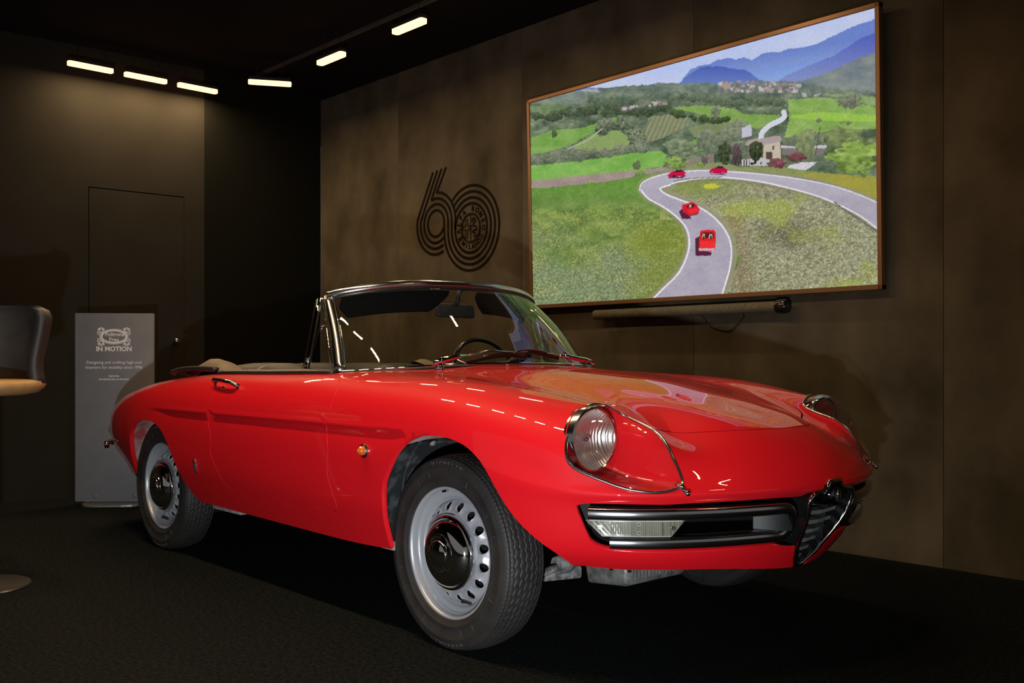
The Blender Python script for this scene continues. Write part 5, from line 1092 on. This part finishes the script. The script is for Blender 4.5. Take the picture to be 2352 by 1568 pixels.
# wipers parked on the glass
def wiper(px, py, arm, blade, lab):
    r = empty('wiper', parent=CAR); r['label'] = lab
    P0, nn = surf((px, abs(py), .886), 1 if py > 0 else -1, 0.); P0 = Vector((px, py, P0.z))
    G().lathe([(0, 0), (.019, 0), (.019, .006), (.013, .010), (.0125, .026), (.008, .031), (0, .031)], 20, 'z').obj('pivot', M['chrome'], r, True, loc=P0, ang=40)
    A = [P0 + Vector((.002, 0, .026))] + [Vector(p) for p in arm]; d = A[1] - A[0]
    G().tube([A[0] - d * .10, A[0] + d * .05 + Vector((0, 0, .005)), A[0] + d * .35 + Vector((0, 0, .005)), A[0] + d * .55], [.008, .0125, .010, .006], 10).obj('arm_head', M['chrome'], r, True)
    G().tube([A[0] + d * .5] + A[1:], [.0055] + [.0042] * len(arm), 8).obj('arm', M['chrome_dull'], r, True)
    B_ = catmull(blade, 6); k = len(B_) // 2
    G().tube([tuple(p + np.array([.006, 0, .009])) for p in B_[int(k * .45):int(k * 1.55) + 1]], .0042, 8).obj('bridge', M['chrome_dark'], r, True)
    V = []
    for p in B_:
        p = Vector(p); V += [p + Vector((.004, 0, .006)), p + Vector((-.004, 0, .006)), p + Vector((-.007, 0, -.007)), p + Vector((-.003, 0, -.007))]
    m_ = len(B_); F = []
    for i in range(m_ - 1): q = 4 * i; F += [(q + k_, q + (k_ + 1) % 4, q + 4 + (k_ + 1) % 4, q + 4 + k_) for k_ in range(4)]
    mk('blade', V, F + [(0, 1, 2, 3), (4 * m_ - 4, 4 * m_ - 1, 4 * m_ - 2, 4 * m_ - 3)], M['rubber_black'], r)
wiper(-.462, -.395, [(-.494, -.121, .945), (-.474, .014, .937)], [(-.468, -.262, .897), (-.470, -.165, .914), (-.470, -.081, .924), (-.466, -.02, .925), (-.461, .042, .917)], 'near side wiper, arm pointing to the middle of the windscreen')
wiper(-.462, .400, [(-.492, .11, .946), (-.474, .02, .940)], [(-.470, .232, .914), (-.478, .15, .932), (-.482, .083, .940), (-.476, .01, .936), (-.470, -.055, .925)], 'far side wiper, arm pointing to the middle of the windscreen')
for y in (-.175, .175):
    p, nn = surf((-.33, abs(y), .88), 1 if y > 0 else -1); G().lathe([(0, 0), (.007, 0), (.006, .006), (.003, .010), (0, .010)], 12, 'z').obj('washer_jet', M['chrome'], CAR, True, loc=p)
# ------------------------------------------------------------------ mirror, visors
mi = empty('interior_mirror', (-.862, 0, 1.118), parent=CAR); mi['label'] = 'rectangular interior mirror hanging from the windscreen header'
o = bx('mirror_body', (0, 0, 0), (.022, .205, .060), M['vinyl'], mi, .010); o.rotation_euler = (0, math.radians(-8), 0)
bx('mirror_face', (-.0125, 0, 0), (.002, .190, .048), M['chrome'], mi)
G().tube([(.0, .0, .02), (.014, .004, .045), (.024, -.004, .062), (.044, 0, .094)], [.009, .012, .009, .012], 8).obj('mirror_stem', M['vinyl'], mi, True)
G().lathe([(0, 0), (.006, 0), (.006, .010), (0, .010)], 10, 'z').obj('dip_tab', M['vinyl'], mi, loc=(.004, 0, -.041))
M['visor'] = mat('matt_black_visor', (.006, .006, .006), .9, Specular_IOR_Level=.08)
def visor(s, lab):
    V = []; F = []; W = 13; ys = np.linspace(.075, .51, W)
    for i, y in enumerate(ys):
        x = float(np.interp(y, tc_[:, 0], tc_[:, 1])); z = float(np.interp(y, tc_[:, 0], tc_[:, 2])); ed = min(i, W - 1 - i)
        h = .098 * min(1, (.25 + ed / 2.2) if i < W / 2 else (.45 + ed / 1.8)); th = .008
        for a, b in ((-.016, -.020), (-.016 - .42 * h, -.020 - h * .9)):
            for d in (th, -th): V.append((x + a + d, s * y, z + b))
    for i in range(W - 1): a = 4 * i; b = a + 4; F += [(a, b, b + 2, a + 2), (a + 1, a + 3, b + 3, b + 1), (a, a + 1, b + 1, b), (a + 2, b + 2, b + 3, a + 3)]
    F += [(0, 2, 3, 1), (4 * W - 4, 4 * W - 3, 4 * W - 1, 4 * W - 2)]
    o = mk('sun_visor', V, F, M['visor'], CAR); bevel_obj(o, .006, 2); o['label'] = lab
    p0 = Vector((float(np.interp(.47, tc_[:, 0], tc_[:, 1])) - .020, s * .50, 1.168)); 
    G().tube([p0 + Vector((0, 0, .012)), p0 + Vector((0, -s * .05, .006)), p0 + Vector((0, -s * .11, .014)), p0 + Vector((0, -s * .13, .026))], .005, 8).obj('visor_arm', M['chrome_dark'], o, True)
visor(-1, 'near side black sun visor folded down from the header'); visor(1, 'far side black sun visor behind the mirror')
# ------------------------------------------------------------------ cabin
V = []; F = []; k = 0
ck = BODY.pos(L_cock[1:-1, 0], L_cock[1:-1, 1]); fr_ = [p for p in ck if p[0] > -.73]
P1 = [(p[0] - .004, -p[1], p[2] - .006) for p in fr_[::-1]] + [(p[0] - .004, p[1], p[2] - .006) for p in fr_]
P2 = [(-.84, y, .868 - .02 * (y / .66) ** 2) for x, y, z in P1]; P3 = [(-.90, y, .838) for x, y, z in P1]; P4 = [(-.86, y, .64) for x, y, z in P1]
m_ = len(P1); V = P1 + P2 + P3 + P4
for r in range(3):
    for i in range(m_ - 1): F.append((r * m_ + i, r * m_ + i + 1, (r + 1) * m_ + i + 1, (r + 1) * m_ + i))
mk('dashboard', V, F, M['vinyl'], CAR, True, ang=40)
for y in (.33, .47):
    G().lathe([(.0, -.03), (.055, -.03), (.058, -.10), (.062, .0), (.0, .0)], 28, 'x').obj('instrument_hood', M['vinyl'], CAR, True, loc=(-.86, y, .845), ang=40)
for s in (-1, 1):
    mk('door_card', [(-.72, s * .655, .845), (-1.95, s * .635, .838), (-1.95, s * .60, .36), (-.72, s * .62, .36)], [(0, 1, 2, 3)], M['vinyl'], CAR)
    # cockpit rim padding
    mk('door_capping', [(-.72, s * .690, .853), (-1.7, s * .678, .848), (-1.7, s * .634, .845), (-.72, s * .652, .850)], [(0, 1, 2, 3)], M['vinyl'], CAR)
bx('cabin_floor', (-1.35, 0, .31), (1.3, 1.2, .02), M['black'], CAR)
swc = Vector((-1.10, .385, .825)); sw = empty('steering_wheel', swc, parent=CAR); sw['label'] = 'thin-rimmed black steering wheel on the far side'
Rw = Matrix.Rotation(math.radians(-22), 3, 'Y')
rim_ = [Rw @ Vector((0, .195 * math.cos(q), .195 * math.sin(q))) for q in np.linspace(0, 2 * math.pi, 56, endpoint=False)]
G().tube(rim_, .0105, 10, closed=True).obj('wheel_rim', M['black_gloss'], sw, True)
for q in (0, 120, 240):
    q = math.radians(q + 30); a = Rw @ Vector((.02, .03 * math.cos(q), .03 * math.sin(q))); b = Rw @ Vector((0, .190 * math.cos(q), .190 * math.sin(q))); G().tube([a, b], .006, 8).obj('spoke', M['chrome_dull'], sw, True)
G().tube([Rw @ Vector((.01, 0, 0)), Rw @ Vector((.30, 0, 0))], .022, 12).obj('steering_column', M['black'], sw, True)
def seat(y, lab):
    r = empty('seat', (-1.52, y, .33), parent=CAR); r['label'] = lab
    o = bx('seat_cushion', (.10, 0, .10), (.50, .47, .16), M['leather'], r, .05)
    V = []; F = []; zs = np.linspace(.16, .565, 10); ny = 13
    for side in (0, 1):
        for iz, z in enumerate(zs):
            hw_ = .235 * (1 - .22 * max(0, (z - .40) / .165) ** 2.2); lean = -.10 - .30 * (z - .16)
            for iy in range(ny):
                t = -1 + 2 * iy / (ny - 1); th = (.055 if iz < 9 else .02) * (1 - .55 * abs(t) ** 3); V.append((lean + (th if side == 0 else -th) + .035 * t * t, hw_ * t, z + (-.055 * abs(t) ** 2.6 if iz > 6 else 0)))
    A_ = lambda s_, i, j: s_ * 10 * ny + i * ny + j
    for i in range(9):
        for j in range(ny - 1): F += [(A_(0, i, j), A_(0, i, j + 1), A_(0, i + 1, j + 1), A_(0, i + 1, j)), (A_(1, i, j + 1), A_(1, i, j), A_(1, i + 1, j), A_(1, i + 1, j + 1))]
        F += [(A_(0, i, 0), A_(0, i + 1, 0), A_(1, i + 1, 0), A_(1, i, 0)), (A_(0, i + 1, ny - 1), A_(0, i, ny - 1), A_(1, i, ny - 1), A_(1, i + 1, ny - 1))]
    for j in range(ny - 1): F += [(A_(0, 9, j), A_(0, 9, j + 1), A_(1, 9, j + 1), A_(1, 9, j)), (A_(0, 0, j + 1), A_(0, 0, j), A_(1, 0, j), A_(1, 0, j + 1))]
    mk('backrest', V, F, M['leather'], r, True)
seat(-.33, 'near bucket seat, backrest top just above the door'); seat(.33, 'far bucket seat behind the steering wheel')
# folded soft top behind the seats
V = []; F = []; ny = 41
prof = [(-1.83, .80), (-1.84, .852), (-1.865, .882), (-1.90, .893), (-1.96, .892), (-2.03, .884), (-2.09, .868), (-2.12, .852), (-2.12, .835)]
for iy in range(ny):
    t = -1 + 2 * iy / (ny - 1)
    for k, (x, z) in enumerate(prof):
        e = abs(t) ** 6; V.append((x + .10 * abs(t) ** 2.5 + .006 * math.sin(9 * t + k), .615 * t, (z - .842) * (1 - .45 * e) + .842 + .004 * math.sin(13 * t + k * .7)))
np_ = len(prof)
for i in range(ny - 1):
    for k in range(np_ - 1): a = i * np_ + k; F.append((a, a + 1, a + np_ + 1, a + np_))
so = mk('folded_soft_top', V, F, M['leather'], CAR, True); so['label'] = 'dark folded soft top stowed behind the seats'
for s in (-1, 1):                                                           # fabric corner flaps lying over the rear wings
    c = [(-2.27, .610, .838), (-2.12, .630, .858), (-1.98, .625, .888), (-1.90, .612, .914), (-1.82, .606, .903), (-1.74, .612, .880), (-1.66, .622, .858)]
    top_ = catmull(c, 5); V = []; F = []
    for p in top_:
        V += [(p[0], s * (p[1] - .07), p[2] - .012), (p[0], s * (p[1] - .025), p[2] + .001), (p[0], s * p[1], p[2]), (p[0], s * (p[1] + .028), p[2] * .45 + .857 * .55), (p[0] + .004, s * (p[1] + .045), .858)]
    for i in range(len(top_) - 1):
        for k in range(4): a = i * 5 + k; F.append((a, a + 1, a + 6, a + 5))
    f1 = mk('soft_top_flap', V, F, M['beige'], so, True)
    ed = catmull([(-2.26, .640, .846), (-2.07, .676, .862), (-1.92, .684, .868), (-1.80, .684, .869), (-1.72, .672, .867)], 5)
    sweep([(p[0], s * p[1], p[2]) for p in ed], [(0, s, .25)] * len(ed), [(.014, .010), (.016, -.004), (-.010, -.012), (-.014, .010)], 'soft_top_edge', M['vinyl'], so)
# ------------------------------------------------------------------ small fittings
h0, h1 = surf((-1.515, .770, .810), -1, 0)[0], surf((-1.290, .782, .799), -1, 0)[0]; hn = surf((-1.40, .776, .805), -1)[1]
hd = empty('door_handle', parent=door_r); hh = lambda t, o_: h0.lerp(h1, t) + hn * o_
G().tube([hh(0, .004), hh(.03, .022), hh(.12, .030), hh(.5, .034), hh(.85, .030), hh(.97, .022), hh(1, .004)], [.008, .0085, .008, .0075, .008, .0085, .008], 10).obj('handle_bar', M['chrome'], hd, True)
G().lathe([(0, -.004), (.013, -.004), (.013, .004), (.009, .008), (0, .008)], 18, 'y').obj('lock_button', M['chrome'], hd, True, loc=hh(.40, .006) + Vector((0, 0, -.020)), ang=40)
for t in (0, 1): G().lathe([(0, -.003), (.013, -.003), (.013, .003), (0, .004)], 18, 'y').obj('handle_foot', M['chrome'], hd, True, loc=hh(t, .003), ang=40)
for s in (-1, 1):
    p, nn = surf((-.336, .805, .607), s); e = empty('side_marker', p, parent=CAR); e['label'] = 'small amber side marker lamp on the near front wing' if s < 0 else 'small amber side marker lamp on the far front wing'; e.rotation_euler = nn.to_track_quat('Z', 'Y').to_euler()
    G().lathe([(.0, 0), (.0245, 0), (.0245, .004), (.0205, .008), (0, .008)], 32, 'z').obj('marker_base', M['chrome_dull'], e, True, ang=40)
    G().lathe([(.016, .007), (.0165, .011), (.0145, .018), (.0095, .0235), (.0060, .025), (.0045, .0285), (0, .0295)], 28, 'z').obj('amber_lens', M['amber'], e, True)
    p, nn = surf((-1.681, .789, .448), s); fb = empty('wing_badge', p, parent=CAR); fb['label'] = 'small upright chrome coachbuilder badge behind the near door' if s < 0 else 'small upright chrome coachbuilder badge behind the far door'; fb.rotation_euler = nn.to_track_quat('Z', 'Y').to_euler()
    q = Matrix.Rotation(0, 3, 'Z'); bx('badge_plate', (0, -.006, .002), (.026, .044, .004), M['chrome'], fb, .002); bx('badge_field', (0, -.006, .0044), (.019, .036, .001), mat('dark_enamel', (.05, .05, .08), .3), fb)
    g = G(); g.box((0, .021, .002), (.022, .004, .003)); [g.box((x, .027, .002), (.004, .009, .003)) for x in (-.009, 0, .009)]; g.obj('badge_crown', M['chrome'], fb)
# rear bumper ends and tail lamp, just in view past the tail
for s in (-1, 1):
    pth = [(-3.02, s * .680, .452), (-3.13, s * .640, .450), (-3.24, s * .57, .448), (-3.33, s * .45, .448), (-3.37, s * .30, .448)]
    sweep([tuple(p) for p in catmull(pth, 5)], [(-.4, s * .9, 0)] * 21, [(.012, .020), (.018, .0), (.012, -.020), (-.010, -.016), (-.010, .016)], 'rear_bumper', M['chrome'], CAR)
    p, nn = surf((-3.30, .44, .545), s); e = empty('tail_lamp', p, parent=CAR); e.rotation_euler = nn.to_track_quat('Z', 'Y').to_euler(); e['label'] = 'near side red tail lamp at the rear corner' if s < 0 else 'far side red tail lamp at the rear corner'
    o = G().lathe([(0, .03), (.02, .027), (.038, .015), (.042, 0), (.042, -.02), (0, -.02)], 28, 'z').obj('lamp_lens', M['redlens'], e, True); o.scale = (1.25, .62, 1)
